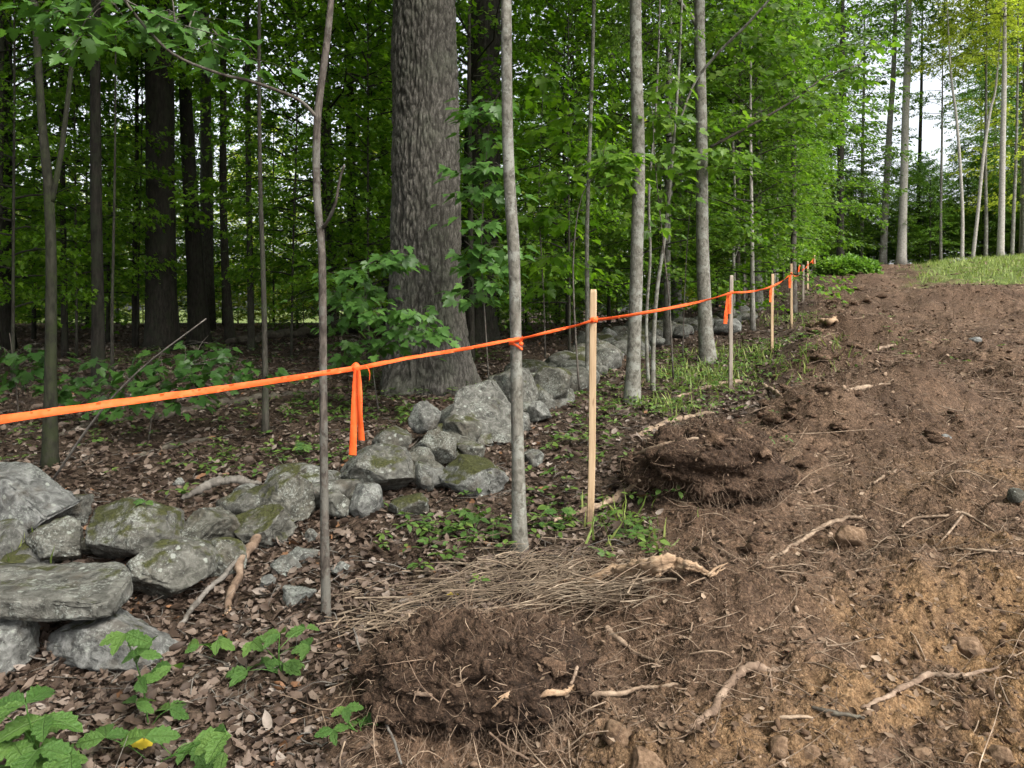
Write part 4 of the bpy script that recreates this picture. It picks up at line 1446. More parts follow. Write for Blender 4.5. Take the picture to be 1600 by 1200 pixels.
# ------------------------------------------------------------------ leafy sprays of the understory in front
def sprays(name, label, stem, centres, Y, leaf, nl, mat, cat='sapling', tmpl=LEAF_MAPLE, spread=.32, seed=0, stem_w=.008, twig_from=None, layer=.06):
    """stem: photo pixels from foot to tip (or None); centres: (px, py, dY) of leaf sprays"""
    r_ = np.random.default_rng(seed)
    if stem:
        q = gp(*stem[0]) if Y is None else None
        Y = q[1] if Y is None else Y
        S = curve([at(a, b, Y) for a, b in stem], 14)
        base = S[0].copy()
    else:
        S = curve([at(a, b, Y + c) for a, b, c in twig_from], 14)
        base = S[0].copy()
    t = thing(name, label, cat, tuple(base))
    tubes = [tube(S - base, np.linspace(stem_w, stem_w * .35, len(S)), 6)]
    LP, LD, LN, LS = [], [], [], []
    for (a, b, dy) in centres:
        c = at(a, b, Y + dy)
        k = int(np.argmin(np.linalg.norm(S - (c + [0, 0, -.08]), axis=1)))
        s0 = S[k]
        dv = c - s0
        tip = c + dv / (np.linalg.norm(dv) + 1e-6) * .12
        tw = curve([s0, (s0 + tip) / 2 + [0, 0, .05], tip], 6)
        tubes.append(tube(tw - base, np.linspace(.004, .0015, 6), 4))
        n = int(nl * r_.uniform(.8, 1.2))
        off = r_.normal(size=(n, 3)) * np.array([spread, spread, layer])
        off[:, 2] -= .25 * np.hypot(off[:, 0], off[:, 1])
        P = c + off * .75
        D = off * np.array([1, 1, .2]) / spread + r_.normal(size=(n, 3)) * .45
        D[:, 2] = -np.abs(D[:, 2]) * .5 - r_.uniform(.1, .7, n)
        N = np.array([0, -.25, 1.]) + r_.normal(size=(n, 3)) * .3
        LP.append(P - base)
        LD.append(D)
        LN.append(N)
        LS.append(leaf * r_.uniform(.6, 1.2, n))
        for m in range(0, n, 3):
            tubes.append(tube(np.array([c - base, (c + P[m]) / 2 - base + [0, 0, .01], P[m] - base]), [.002, .0016, .001], 3, cap=False))
    V, Fc = stamp(tmpl[0], tmpl[1], np.concatenate(LP), np.concatenate(LD), np.concatenate(LN), np.concatenate(LS))
    obj('foliage', mk_mesh('foliage', V, Fc, [M[mat]], smooth=False), t)
    v, f = join(tubes)
    obj('stem', mk_mesh('stem', v, f, [M['bark_brown']]), t)
    return t


sprays('maple_sapling', 'leafy maple sapling in front of the big oak, left side', [(592, 646), (584, 590), (578, 530), (572, 470), (566, 420)],
       [(545, 425, -.2), (600, 410, 0), (620, 395, -.1), (560, 470, -.3), (530, 500, .1), (590, 490, -.3), (630, 510, -.3), (660, 515, -.35), (550, 530, -.1), (600, 535, -.3), (525, 455, 0), (540, 560, .1), (640, 485, -.4), (585, 450, .2)],
       None, .125, 34, 'leaf_low', tmpl=LEAF_BIG, spread=.20, seed=1)
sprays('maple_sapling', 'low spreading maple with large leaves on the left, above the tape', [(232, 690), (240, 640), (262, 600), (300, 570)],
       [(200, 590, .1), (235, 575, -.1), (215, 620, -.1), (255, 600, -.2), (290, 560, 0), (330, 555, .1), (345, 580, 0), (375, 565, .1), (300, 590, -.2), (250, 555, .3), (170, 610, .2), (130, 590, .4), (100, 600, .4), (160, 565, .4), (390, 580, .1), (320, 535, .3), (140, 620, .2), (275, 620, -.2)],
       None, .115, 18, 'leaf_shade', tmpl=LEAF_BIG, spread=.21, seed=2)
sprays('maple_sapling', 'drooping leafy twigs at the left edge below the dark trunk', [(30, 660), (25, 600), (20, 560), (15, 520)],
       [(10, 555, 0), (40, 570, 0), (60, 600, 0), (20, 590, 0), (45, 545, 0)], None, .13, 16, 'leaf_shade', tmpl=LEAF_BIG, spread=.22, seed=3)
sprays('leafy_branch', 'leafy twigs hanging from the arching branch at the top left', None,
       [(110, 15, 0), (140, 30, .1), (130, 55, 0), (230, 35, .1), (280, 50, .2), (270, 20, .1), (330, 65, .2), (90, -5, 0), (40, 10, .2), (180, 8, .1), (310, 30, .3), (390, 90, .3)], 3.05, .085, 16, 'leaf_low', 'branch',
       tmpl=LEAF_BIG, spread=.11, seed=4, twig_from=[(60, -80, -.1), (130, -40, -.1), (215, 10, 0), (290, 40, .05), (360, 60, .1)], stem_w=.004)
sprays('maple_sapling', 'leafy sapling between the big oak and the grey taped tree', [(764, 600), (758, 500), (752, 400), (756, 300), (764, 190)],
       [(745, 175, 0), (775, 160, 0), (760, 215, 0), (740, 260, 0), (770, 260, 0), (775, 290, .1), (735, 390, 0), (755, 410, 0), (745, 345, 0), (775, 385, .1), (735, 460, .1), (740, 300, 0), (765, 440, 0)], 8.1, .15, 26, 'leaf_low', tmpl=LEAF_BIG, spread=.22, seed=5)
sprays('maple_sapling', 'yellow-green leafy sapling left of the second grey tree', [(905, 610), (898, 500), (896, 400), (908, 310), (940, 262)],
       [(945, 235, 0), (965, 250, 0), (985, 240, 0), (960, 275, 0), (935, 250, .1), (975, 270, 0)], 8.0, .13, 22, 'leaf_edge', tmpl=LEAF_BIG, spread=.18, seed=6, stem_w=.012)
sprays('maple_sapling', 'loose bright leafed sapling right of the second grey tree', [(1052, 592), (1046, 480), (1036, 380), (1024, 260), (1018, 150)],
       [(1030, 180, 0), (1015, 150, 0), (1045, 230, 0), (1025, 260, 0), (1050, 190, .2), (1035, 310, 0), (1012, 350, 0), (1050, 130, 0)], 8.6, .14, 26, 'leaf_edge', tmpl=LEAF_BIG, spread=.26, seed=7, stem_w=.012)
sprays('maple_sapling', 'leafy branchlets beside the forking tree above the tape', [(1066, 590), (1070, 450), (1078, 330), (1090, 240)],
       [(1080, 195, 0), (1065, 240, 0), (1130, 235, -.3), (1155, 240, -.3), (1095, 250, -.2), (1120, 260, -.2), (1070, 290, 0), (1060, 170, 0), (1140, 180, -.1)], 12.2, .15, 26, 'leaf_edge', tmpl=LEAF_BIG, spread=.25, seed=8, stem_w=.012)
sprays('maple_sapling', 'leafy sapling behind the pole stem left of the stake', [(852, 560), (850, 480), (846, 400), (842, 300), (848, 150)],
       [(850, 120, 0), (870, 150, 0), (840, 200, 0), (880, 220, 0), (860, 270, 0), (845, 330, 0), (880, 340, 0), (860, 400, 0), (895, 410, 0), (850, 440, 0), (890, 290, 0), (900, 180, 0)], 9.5, .16, 30, 'leaf_wood', tmpl=LEAF_BIG, spread=.32, seed=9, stem_w=.012)
sprays('hanging_branch', 'long leafy bough arching over the clearing from the wood edge', None,
       [(1190, 60, 0), (1230, 80, 0), (1270, 60, .2), (1160, 110, 0), (1210, 130, 0), (1250, 150, .2), (1300, 120, .3), (1320, 70, .3), (1180, 180, 0), (1290, 170, .2), (1340, 110, .4), (1230, 30, 0), (1150, 60, 0), (1140, 20, 0), (1200, 10, 0), (1280, 20, .2), (1350, 60, .4), (1225, 185, .1)],
       12.5, .16, 46, 'leaf_edge', 'branch', tmpl=LEAF_MAPLE, spread=.45, seed=10, twig_from=[(1110, 230, 0), (1165, 200, 0), (1235, 160, 0), (1290, 120, .2), (1345, 100, .4)], stem_w=.03)

# ------------------------------------------------------------------ stakes
STAKES = [
    ('wooden_stake', 'tall pale new wooden stake nearest the camera, right of the taped tree', (922, 829), (928, 452), 10.5, 'lath'),
    ('wooden_stake', 'second stake along the tape line, weathered grey, with a wide tape tail', (1141, 611), (1143, 430), 5.6, 'lath_grey'),
    ('wooden_stake', 'third stake along the tape line, at the end of the green verge', (1206, 553), (1207, 428), 4.2, 'lath'),
    ('wooden_stake', 'fourth stake along the tape line, in front of the dark pole tree', (1237, 514), (1236, 412), 3.8, 'lath'),
    ('wooden_stake', 'fifth stake along the tape line, small in the distance', (1255, 474), (1255, 414), 3.0, 'lath_grey'),
    ('wooden_stake', 'sixth stake along the tape line, just beyond the fifth', (1262, 456), (1262, 408), 2.6, 'lath'),
    ('wooden_stake', 'farthest visible stake at the end of the tape line', (1273, 440), (1273, 399), 2.4, 'lath'),
]
SD = [4.46, 9.26, 13.6, 16.9, 22.0, 26.0, 31.0]
stake_top = []
for k, (nm, lab, b, tp, w, m) in enumerate(STAKES):
    Yk = gp(*b)[1]
    Yk = Yk if abs(Yk - SD[k]) < 2.5 else SD[k]
    A = at(b[0], b[1], Yk)
    B = at(tp[0], tp[1], Yk)
    A[2] = min(A[2], float(H0(A[0], A[1])))
    SD[k] = Yk
    hw, hd = w / 2 / F * Yk, w / 3.2 / F * Yk
    ax = B - A
    L = np.linalg.norm(ax)
    rows = []
    for s, sc_ in ((-.12, 1), (.3, 1), (.6, 1), (.985, 1), (1.0, .82)):
        c = A + ax * s + np.array([.004 * math.sin(s * 5 + k), 0, 0])
        for sx_, sy_ in ((-1, -1), (-.8, -1.08), (.8, -1.08), (1, -1), (1, 1), (.8, 1.08), (-.8, 1.08), (-1, 1)):
            rows.append(c + np.array([sx_ * hw * sc_, sy_ * hd * sc_, 0]) - A)
    V = np.array(rows)
    Q = []
    for i_ in range(4):
        for j_ in range(8):
            Q.append([i_ * 8 + j_, i_ * 8 + (j_ + 1) % 8, (i_ + 1) * 8 + (j_ + 1) % 8, (i_ + 1) * 8 + j_])
    Q += [[32, 33, 34, 35], [32, 35, 36, 39], [36, 37, 38, 39], ]
    o = obj(nm, mk_mesh(nm, V, np.array(Q), [M[m]], smooth=False), None, tuple(A), label=lab, category='stake', group='stakes of the tape line')
    stake_top.append((A, B, Yk, hd, hw))

# ------------------------------------------------------------------ the orange tape
Ytree = gp(813, 862)[1]
tape = thing('flagging_tape', 'bright orange flagging tape strung along the stakes and trees', 'tape', tuple(at(925, 500, SD[0])))
tb = np.array(tape.location)


def strip(P, w, name='strip', twist=0.0, thick=.0004, seed=0, up=(0, 0, 1), tw0=0.0, fold=0.0):
    P = np.asarray(P, float)
    n = len(P)
    T = np.gradient(P, axis=0)
    T /= np.linalg.norm(T, axis=1)[:, None]
    U = np.asarray(up, float)[None, :] - T * (T @ np.asarray(up, float))[:, None]
    U /= np.linalg.norm(U, axis=1)[:, None]
    N = np.cross(T, U)
    a = tw0 + twist * np.sin(np.linspace(0, 9, n) + seed)
    W = U * np.cos(a)[:, None] + N * np.sin(a)[:, None]
    Nn = np.cross(T, W)
    wr = fbm(P * 11.0 + seed, 3)
    hw = np.broadcast_to(w, (n,))[:, None] / 2 * (1 + .10 * wr)[:, None]
    fold = fold * (1 + .9 * wr)[:, None]
    V = np.stack([P - W * hw + Nn * fold, P - Nn * thick, P + W * hw + Nn * fold, P + W * hw + Nn * (fold + thick), P + Nn * thick, P - W * hw + Nn * (fold + thick)], 1)
    i = np.arange(n - 1)[:, None]
    j = np.arange(6)[None, :]
    jn = (j + 1) % 6
    Q = np.stack([i * 6 + j, i * 6 + jn, (i + 1) * 6 + jn, (i + 1) * 6 + j], -1).reshape(-1, 4)
    return obj(name, mk_mesh(name, V.reshape(-1, 3) - tb, Q, [M['tape']], smooth=False), tape)


def span(p, q, sag, n=24):
    t = np.linspace(0, 1, n)[:, None]
    P = p * (1 - t) + q * t
    P[:, 2] -= (sag * 4 * t * (1 - t))[:, 0]
    return P


pL = at(-140, 676, 1.66)
p0 = at(0, 656, 2.0)
pk = at(557, 575, 3.06)
ptr = at(812, 529, Ytree - .045)
pst = at(928, 500, SD[0] - .03)
S1 = curve([pL, p0, at(280, 617, 2.47), pk], 90)
strip(S1, np.linspace(.025, .021, 90), twist=.22, tw0=-.25, fold=.0075)
S2 = curve([pk, at(690, 551, 3.55), ptr], 50)
strip(S2, .018, twist=.5, seed=2, tw0=-.3, fold=.005)
strip(curve([ptr, (ptr + pst) / 2 + [0, 0, -.004], pst], 14), .018, twist=.3, seed=1, tw0=.3, fold=.004)
prev = pst
TY = [500, 457, 447, 427, 421, 414, 402]
for k in range(1, 7):
    A, B, Yk, hd, hw = stake_top[k]
    nxt = at(STAKES[k][3][0], TY[k], Yk - hd - .012)
    strip(span(prev, nxt, .03 if k != 4 else .12, 26), .022 + .003 * k, twist=.5, seed=k, tw0=.1, fold=.003)
    prev = nxt
# wraps round the taped tree and the stakes


def wrap(c, rx, ry, w, name='wrap', tilt=.04):
    th = np.linspace(0, 2 * math.pi, 22)
    P = np.stack([c[0] + rx * np.cos(th), c[1] + ry * np.sin(th), c[2] + tilt * np.cos(th) + .004 * np.sin(3 * th)], 1)
    return strip(P, w, name)


ct = at(806, 532, Ytree)
wrap(ct, 10 / F * Ytree + .004, .045, .024, tilt=.012)
wrap(ct + [0.0, 0, -.028], 10 / F * Ytree + .003, .043, .014, tilt=-.02)
for k in range(7):
    A, B, Yk, hd, hw = stake_top[k]
    c = at(STAKES[k][3][0] + (STAKES[k][2][0] - STAKES[k][3][0]) * .12, TY[k], Yk)
    wrap(c, hw + .006, hd + .008, .03, tilt=.004)


def knot(c, r, seed=1):
    V, Fc = ico(3)
    V = V * (1 + .28 * fbm(V * 2.2 + seed, 2))[:, None] * np.array([r, r * .8, r * 1.05])
    obj('knot', mk_mesh('knot', V + c - tb, Fc, [M['tape']]), tape)


knot(pk + [0, -.012, .003], .019)
knot(ptr + [.008, -.012, -.03], .012, 4)
knot(pst + [-.004, -.012, 0], .014, 6)
Yk = 3.03
strip(curve([at(557, 578, Yk), at(555, 610, Yk - .01), at(553, 660, Yk - .02), at(551, 711, Yk - .015)], 16), np.linspace(.022, .031, 16), 'tail', up=(1, .15, 0), twist=.15, fold=.001)
strip(curve([at(560, 578, Yk - .015), at(562, 610, Yk - .02), at(563, 650, Yk - .03), at(565, 688, Yk - .02)], 16), np.linspace(.02, .027, 16), 'tail', up=(1, -.3, 0), twist=.2, seed=2, fold=.001)
strip(curve([at(564, 575, Yk - .01), at(572, 572, Yk - .03), at(577, 582, Yk - .02), at(577, 594, Yk - .01)], 10), .016, 'tail', up=(0, 1, .2), fold=.001)
for k, (x0, x1, y1, w) in ((1, (1138, 1133, 506, .05)), (1, (1140, 1140, 490, .04)), (2, (1204, 1204, 472, .045)), (3, (1234, 1234, 450, .07)), (5, (1249, 1248, 425, .06)), (6, (1270, 1270, 412, .05))):
    Y_ = stake_top[k][2] - .05
    strip(curve([at(x0 + 1, TY[k], Y_), at((x0 + x1) / 2, (TY[k] + y1) / 2, Y_ - .01), at(x1, y1, Y_)], 10), w, 'tail', up=(1, .2, 0), twist=.3, seed=x0, fold=.001)

# ------------------------------------------------------------------ roots and sticks


def stick(name, label, cat, pts, w, mat, forks=(), lift=.55, wob=.12, sides=8, group=None, raise_=None, splinter=False, flute=.16):
    """pts: photo pixels; each is laid on the soil there; raise_: extra height per point (m)"""
    W = []
    for k, (a, b) in enumerate(pts):
        q = gp(a, b, Htop)
        W.append(q)
    W = np.array(W)
    ww = np.interp(np.linspace(0, 1, len(pts)), np.linspace(0, 1, len(w)), w)
    rad = ww / 2 / F * W[:, 1]
    W[:, 2] += rad * lift
    if raise_ is not None:
        W[:, 2] += np.asarray(raise_)
    n = max(26, 9 * len(pts))
    C = curve(W, n)
    r_ = np.random.default_rng(int(pts[0][0] * 3 + pts[0][1]))
    C = C + r_.normal(size=C.shape) * np.mean(rad) * .16 + np.stack([fbm(C * 9 + k_ * 5, 2) for k_ in range(3)], 1) * np.mean(rad) * .9
    rr = np.interp(np.linspace(0, 1, n), np.linspace(0, 1, len(rad)), rad) * (1 + r_.normal(size=n) * .08) * (1 + .22 * fbm(C * 14 + 3, 2))
    base = C.mean(0)
    v, f = tube(C - base, rr, max(sides, 10), wob=wob, seed=int(pts[0][0]), flute=flute)
    me_ = mk_mesh(name, v, f, [M[mat]])
    if forks or splinter:
        t = thing(name, label, cat, tuple(base), group)
        obj('stem', me_, t)
        for fp, fw in forks:
            A = np.array([gp(a, b, Htop) for a, b in fp])
            A[:, 2] += .004
            C2 = curve(A, max(8, 4 * len(A)))
            v, f = tube(C2 - base, np.interp(np.linspace(0, 1, len(C2)), np.linspace(0, 1, len(fw)), np.array(fw) / 2 / F * A[0, 1]), 6, wob=.1)
            obj('offshoot', mk_mesh('offshoot', v, f, [M[mat]]), t)
        if splinter:
            for k in range(7):
                e = C[-1 if k % 2 else 0]
                d = (C[-1] - C[-2]) if k % 2 else (C[0] - C[1])
                d = d / np.linalg.norm(d)
                s0 = e - d * .03 + r_.normal(size=3) * rr.mean() * .5
                v, f = tube(np.array([s0, s0 + d * .04 + r_.normal(size=3) * .006, s0 + d * r_.uniform(.06, .11) + r_.normal(size=3) * .012]) - base, [rr.mean() * .35, rr.mean() * .25, .001], 5)
                obj('splinter', mk_mesh('splinter', v, f, [M['root_split']]), t)
        return t
    o = obj(name, me_, None, tuple(base), label=label, category=cat)
    if group:
        o['group'] = group
    return o


G = 'torn roots on the bare soil'
stick('torn_root', 'short splintered pale root lying on the front soil clump', 'root', [(785, 1091), (825, 1087), (865, 1083), (905, 1076)], [9, 12, 8], 'root_split', splinter=True, group=G)
stick('torn_root', 'thin pale root running right from the front soil clump', 'root', [(905, 1084), (950, 1086), (1000, 1078), (1045, 1073), (1090, 1067)], [7, 6, 4], 'root_pale', group=G)
stick('torn_root', 'upright thin root standing at the right rim of the front clump', 'root', [(892, 1070), (902, 1035), (912, 1000), (926, 946)], [5, 5, 4], 'root', group=G)
stick('torn_root', 'thick crooked root with a bend, low right of centre', 'root', [(1080, 1141), (1118, 1106), (1145, 1066), (1178, 1046), (1212, 1050), (1250, 1034)], [10, 14, 13, 12, 9, 4], 'root', forks=[([(1203, 1052), (1206, 1080), (1208, 1112)], [4, 2.5])], group=G)
stick('torn_root', 'thin straight pale root near the bottom, right of centre', 'root', [(1184, 1123), (1230, 1122), (1272, 1123)], [5, 5, 4], 'root_pale', group=G)
stick('wood_splinter', 'dark flat splinter of wood at the end of the thin straight root', 'wood', [(1268, 1106), (1300, 1115), (1350, 1124)], [4, 8, 4], 'log_dark', group=G)
stick('torn_root', 'long sinuous root low on the right', 'root', [(1348, 1107), (1385, 1090), (1415, 1076), (1452, 1058), (1500, 1057), (1562, 1043)], [6, 8, 10, 9, 8, 3], 'root', group=G)
stick('torn_root', 'straight root running up to the right beside the reddish lump', 'root', [(1200, 878), (1235, 858), (1272, 833), (1312, 814), (1346, 807)], [4, 6, 7, 7, 5], 'root_pale', group=G)
stick('torn_root', 'thin forked pale root at the right, half way down', 'root', [(1404, 829), (1430, 811), (1478, 808), (1506, 804), (1545, 825), (1580, 850)], [3, 5, 5, 4, 3], 'root_pale', forks=[([(1504, 806), (1482, 834), (1460, 856)], [4, 3, 2])], group=G)
stick('torn_root', 'thin pale root touching the right edge below the forked one', 'root', [(1492, 858), (1540, 862), (1602, 867)], [3, 5, 5], 'root_pale', group=G)
stick('split_log', 'thick splintered tan log at the edge of the brush', 'log', [(1118, 902), (1085, 900), (1055, 902), (1022, 908), (985, 917), (940, 926), (890, 931)], [5, 12, 17, 21, 18, 13, 6], 'root_split',
      forks=[([(1030, 901), (1000, 899), (965, 901), (925, 906)], [11, 9, 6, 3]), ([(1000, 914), (955, 915), (905, 922)], [9, 7, 3])], splinter=True, wob=.18, sides=26, flute=.30, raise_=[.01, .03, .055, .075, .08, .08, .06])
stick('fallen_stick', 'stick leaning past the foot of the pale stake', 'stick', [(862, 817), (900, 806), (935, 798), (972, 781), (1002, 761)], [6, 9, 11, 10, 6], 'root_pale', raise_=[0, .01, .02, .03, .05])
stick('fallen_stick', 'pale stick on the verge right of the second grey tree', 'stick', [(998, 681), (1030, 668), (1067, 655), (1122, 645)], [8, 9, 8, 5], 'root_pale')
stick('fallen_stick', 'pale thin stick above the shaggy soil clump', 'stick', [(985, 714), (1020, 702), (1055, 692), (1102, 685)], [4, 7, 6, 4], 'root_pale')
stick('torn_root', 'curved pale root arching at the foot of the second stake', 'root', [(1058, 621), (1108, 607), (1158, 600), (1195, 607), (1224, 623)], [4, 7, 9, 8, 5], 'root_pale', group=G)
stick('fallen_stick', 'pale short stick lying alone in mid field', 'stick', [(1320, 612), (1355, 607), (1392, 600)], [6, 8, 4], 'root_pale')
stick('torn_root', 'long thin root far out in the bare soil', 'root', [(1358, 551), (1395, 541), (1450, 532)], [5, 5, 3], 'root_pale', group=G)
stick('torn_root', 'wiggly pale root in mid field above the sandy patch', 'root', [(1366, 757), (1380, 745), (1398, 738), (1412, 727)], [3, 5, 4, 3], 'root_pale', group=G)
stick('torn_root', 'Y-shaped thin root right of the shaggy soil clump', 'root', [(1240, 742), (1262, 766), (1276, 792)], [4, 5, 3], 'root', forks=[([(1266, 772), (1300, 758), (1330, 738)], [3, 3, 2])], group=G)
stick('torn_root', 'short root end curling by the dark hollow below the log', 'root', [(948, 982), (965, 1000), (992, 1020), (1034, 1036)], [10, 9, 5, 3], 'root_pale', group=G)
stick('torn_root', 'bare root across the left face of the front soil clump', 'root', [(578, 1058), (605, 1074), (640, 1083), (672, 1091)], [6, 6, 7, 6], 'root', group=G)
stick('torn_root', 'thin root below the front soil clump at the bottom', 'root', [(765, 1145), (790, 1168), (812, 1180), (835, 1192)], [3, 4, 4, 3], 'root', group=G)
stick('dead_twig', 'thin bare twig slanting down to the bottom edge left of centre', 'twig', [(552, 1018), (572, 1075), (600, 1140), (628, 1205)], [3, 4, 4, 4], 'stick_grey', raise_=[.10, .08, .05, .02])
stick('dead_twig', 'grey curved stick lying against the stones left of the sapling', 'stick', [(282, 981), (312, 946), (350, 914), (382, 882)], [8, 8, 7, 6], 'stick_grey', raise_=[0, .02, .05, .08])
stick('broken_branch', 'broken pale-topped branch leaning on the moss-edged stone', 'stick', [(355, 962), (372, 906), (396, 868), (424, 836)], [10, 14, 14, 9], 'root', raise_=[0, .03, .06, .10], splinter=True)
stick('bark_slab', 'weathered grey slab of bark lying over the stones', 'bark', [(283, 796), (325, 783), (375, 774), (410, 772)], [6, 14, 12, 5], 'stick_grey', raise_=[.06, .1, .1, .06])['kind'] = 'thing'
stick('torn_root', 'thin root pieces trailing at the right edge in mid field', 'root', [(1540, 690), (1570, 672), (1600, 668)], [3, 4, 4], 'root_pale', group=G)
stick('fallen_log', 'dark rotting log on the woods floor behind the tape', 'log', [(245, 657), (320, 640), (400, 628), (500, 612)], [14, 15, 13, 10], 'log_dark')
stick('fallen_log', 'thin dark log low on the woods floor at the left', 'log', [(212, 716), (270, 700), (335, 684)], [7, 9, 6], 'log_dark')
stick('fallen_log', 'dark log near the mossy forked tree', 'log', [(85, 683), (140, 668), (205, 655)], [8, 9, 7], 'log_dark')
stick('fallen_log', 'fallen trunk deep in the woods left of the sapling', 'log', [(355, 541), (420, 536), (492, 530)], [10, 13, 11], 'log_dark', raise_=[.05, .1, .15])
# leaning bare twig on the left
A = curve([gp(78, 757), at(150, 652, 5.2), at(222, 575, 5.1), at(322, 498, 5.0)], 12)
v, f = tube(A - A[0], np.linspace(.010, .004, 12), 6)
obj('leaning_twig', mk_mesh('leaning_twig', v, f, [M['stick_grey']]), None, tuple(A[0]), label='long bare grey twig leaning up through the tape on the left', category='twig')
# orange broken wood on the far heap
stick('broken_wood', 'broken orange wood chips on the far soil heap', 'wood', [(1268, 512), (1290, 505), (1308, 503)], [5, 10, 6], 'root_split', splinter=True)

# brush heap: many fine sticks raked together at the edge of the soil
rng = np.random.default_rng(5)
nb = 760
P, D, L, W_ = [], [], [], []
for k in range(nb):
    a = rng.uniform(0, 1)
    px_ = 560 + 470 * a + rng.normal() * 18
    py_ = 965 - 75 * a + rng.normal() * 26 + 14 * math.sin(a * 9)
    q = gp(px_, py_)
    P.append(q + [0, 0, rng.uniform(-.01, .05) + .07 * math.exp(-((a - .55) / .3) ** 2) * rng.random()])
    an = rng.normal(.35, .38) if k % 3 else rng.uniform(0, 3.14)
    D.append((math.cos(an), math.sin(an) * 1.2, rng.normal(.0, .10)))
    L.append(rng.uniform(.06, .5) if k % 3 else rng.uniform(.05, .25))
    W_.append(rng.uniform(.0010, .0036) if k % 7 else rng.uniform(.0035, .007))
P, D, L, W_ = map(np.array, (P, D, L, W_))
P = P - D * L[:, None] * .5
v, f = fibres(P, D, L, W_, .12, rng, 5, 5)
obj('brush_heap', mk_mesh('brush_heap', v, f, [M['straw']]), None, label='flattened heap of thin dry twigs behind the front soil clump', category='brush', kind='stuff')

# ------------------------------------------------------------------ scattered litter, fibres and crumbs


def scatter(n, y0, y1, u0, u1, keep, rng):
    y = np.exp(rng.uniform(math.log(y0), math.log(y1), n))
    x = y * rng.uniform(u0, u1, n)
    k = keep(x, y)
    x, y = x[k], y[k]
    return x, y


rng = np.random.default_rng(77)
x, y = scatter(66000, 1.9, 26, -.85, .60, lambda x, y: dirt_mask(x, y) < rng.uniform(.05, .75, len(x)), rng)
z = Hfull(x, y)
n = len(x)
th = rng.uniform(0, 6.283, n)
D = np.stack([np.cos(th), np.sin(th), rng.normal(0, .28, n)], 1)
N = np.array([0, 0, 1.]) + rng.normal(size=(n, 3)) * .65
S = np.clip(rng.gamma(5.0, .0062, n), .010, .07) * (1 + y / 14)
P = np.stack([x, y, z + .006 + rng.uniform(0, .02, n)], 1)
CURL = (np.array([(-.16, 0, .10), (.16, .04, .12), (-.24, .35, .16), (.24, .35, .10), (-.20, .7, .10), (.20, .7, .20), (0, 1, .30), (0, .35, -.03), (0, .7, .02), (0, .02, .02)], float),
        np.array([(9, 7, 2), (9, 2, 0), (9, 1, 3), (9, 3, 7), (7, 8, 4), (7, 4, 2), (7, 3, 5), (7, 5, 8), (8, 6, 4), (8, 5, 6)]))
pick = rng.uniform(size=n)
parts_ = []
for tm_, k in ((LEAF_DEAD, pick < .5), (CURL, pick >= .5)):
    parts_.append(stamp(tm_[0], tm_[1], P[k], D[k], N[k], S[k]))
v, f = join(parts_)
obj('leaf_litter', mk_mesh('leaf_litter', v, f, [M['dead_leaf']]), None, kind='stuff', label='brown fallen leaves covering the woods floor', category='leaf litter')

x, y = scatter(1200, 2.0, 14, -.8, .35, lambda x, y: dirt_mask(x, y) < .3, rng)
n = len(x)
th = rng.uniform(0, 6.283, n)
wl_ = LEAF_BIG[0] * np.array([1, 1, 2.2])
v, f = stamp(wl_, LEAF_BIG[1], np.stack([x, y, Hfull(x, y) + .02], 1), np.stack([np.cos(th), np.sin(th), rng.normal(0, .25, n)], 1), np.array([0, 0, 1.]) + rng.normal(size=(n, 3)) * .4, rng.uniform(.04, .08, n))
obj('whole_leaves', mk_mesh('whole_leaves', v, f, [M['dead_leaf']], smooth=False), None, kind='stuff', label='whole dry lobed leaves lying on the litter of the woods floor', category='leaf litter')
x, y = scatter(3600, 2.0, 16, -.85, .45, lambda x, y: dirt_mask(x, y) < .5, rng)
n = len(x)
th = rng.uniform(0, 6.283, n)
v, f = fibres(np.stack([x, y, Hfull(x, y) + .022], 1), np.stack([np.cos(th), np.sin(th), rng.normal(0, .10, n)], 1), rng.gamma(2.2, .055, n), rng.uniform(.0010, .0034, n) * (1 + y / 12), .22, rng, 4, 4)
obj('twig_litter', mk_mesh('twig_litter', v, f, [M['stick_grey']]), None, kind='stuff', label='small dead twigs scattered over the woods floor', category='twigs')

# leaf scraps mixed into the soil
x, y = scatter(10000, 1.9, 24, -.3, .85, lambda x, y: (dirt_mask(x, y) > .4), rng)
n = len(x)
z = Hfull(x, y)
th = rng.uniform(0, 6.283, n)
D = np.stack([np.cos(th), np.sin(th), rng.normal(0, .3, n)], 1)
v, f = stamp(LEAF_DEAD[0], LEAF_DEAD[1], np.stack([x, y, z + .004], 1), D, np.array([0, 0, 1.]) + rng.normal(size=(n, 3)) * .6, rng.uniform(.012, .04, n) * (1 + y / 22))
obj('leaf_scraps', mk_mesh('leaf_scraps', v, f, [M['scrap']], smooth=False), None, kind='stuff', label='torn leaf scraps mixed into the bare soil', category='leaf litter')

# root fibres over the bare soil
x, y = scatter(28000, 1.9, 24, -.35, .85, lambda x, y: (dirt_mask(x, y) > .35) & (n2(x, y, 1.3, 5.5, 2) + rng.uniform(-.5, .9, len(x)) > .0) & (zone_sand(x, y) < rng.uniform(.2, 1.2, len(x))), rng)
n = len(x)
z = Hfull(x, y)
th = rng.uniform(0, 6.283, n)
D = np.stack([np.cos(th), np.sin(th), rng.normal(0.05, .25, n)], 1)
v, f = fibres(np.stack([x, y, z + .004], 1), D, rng.gamma(2.2, .020, n) * (1 + y / 14), rng.uniform(.0007, .0022, n) * (1 + y / 8), .4, rng, 3)
obj('root_fibres', mk_mesh('root_fibres', v, f, [M['fibre']]), None, kind='stuff', label='fine torn root fibres strewn over the bare soil', category='roots')

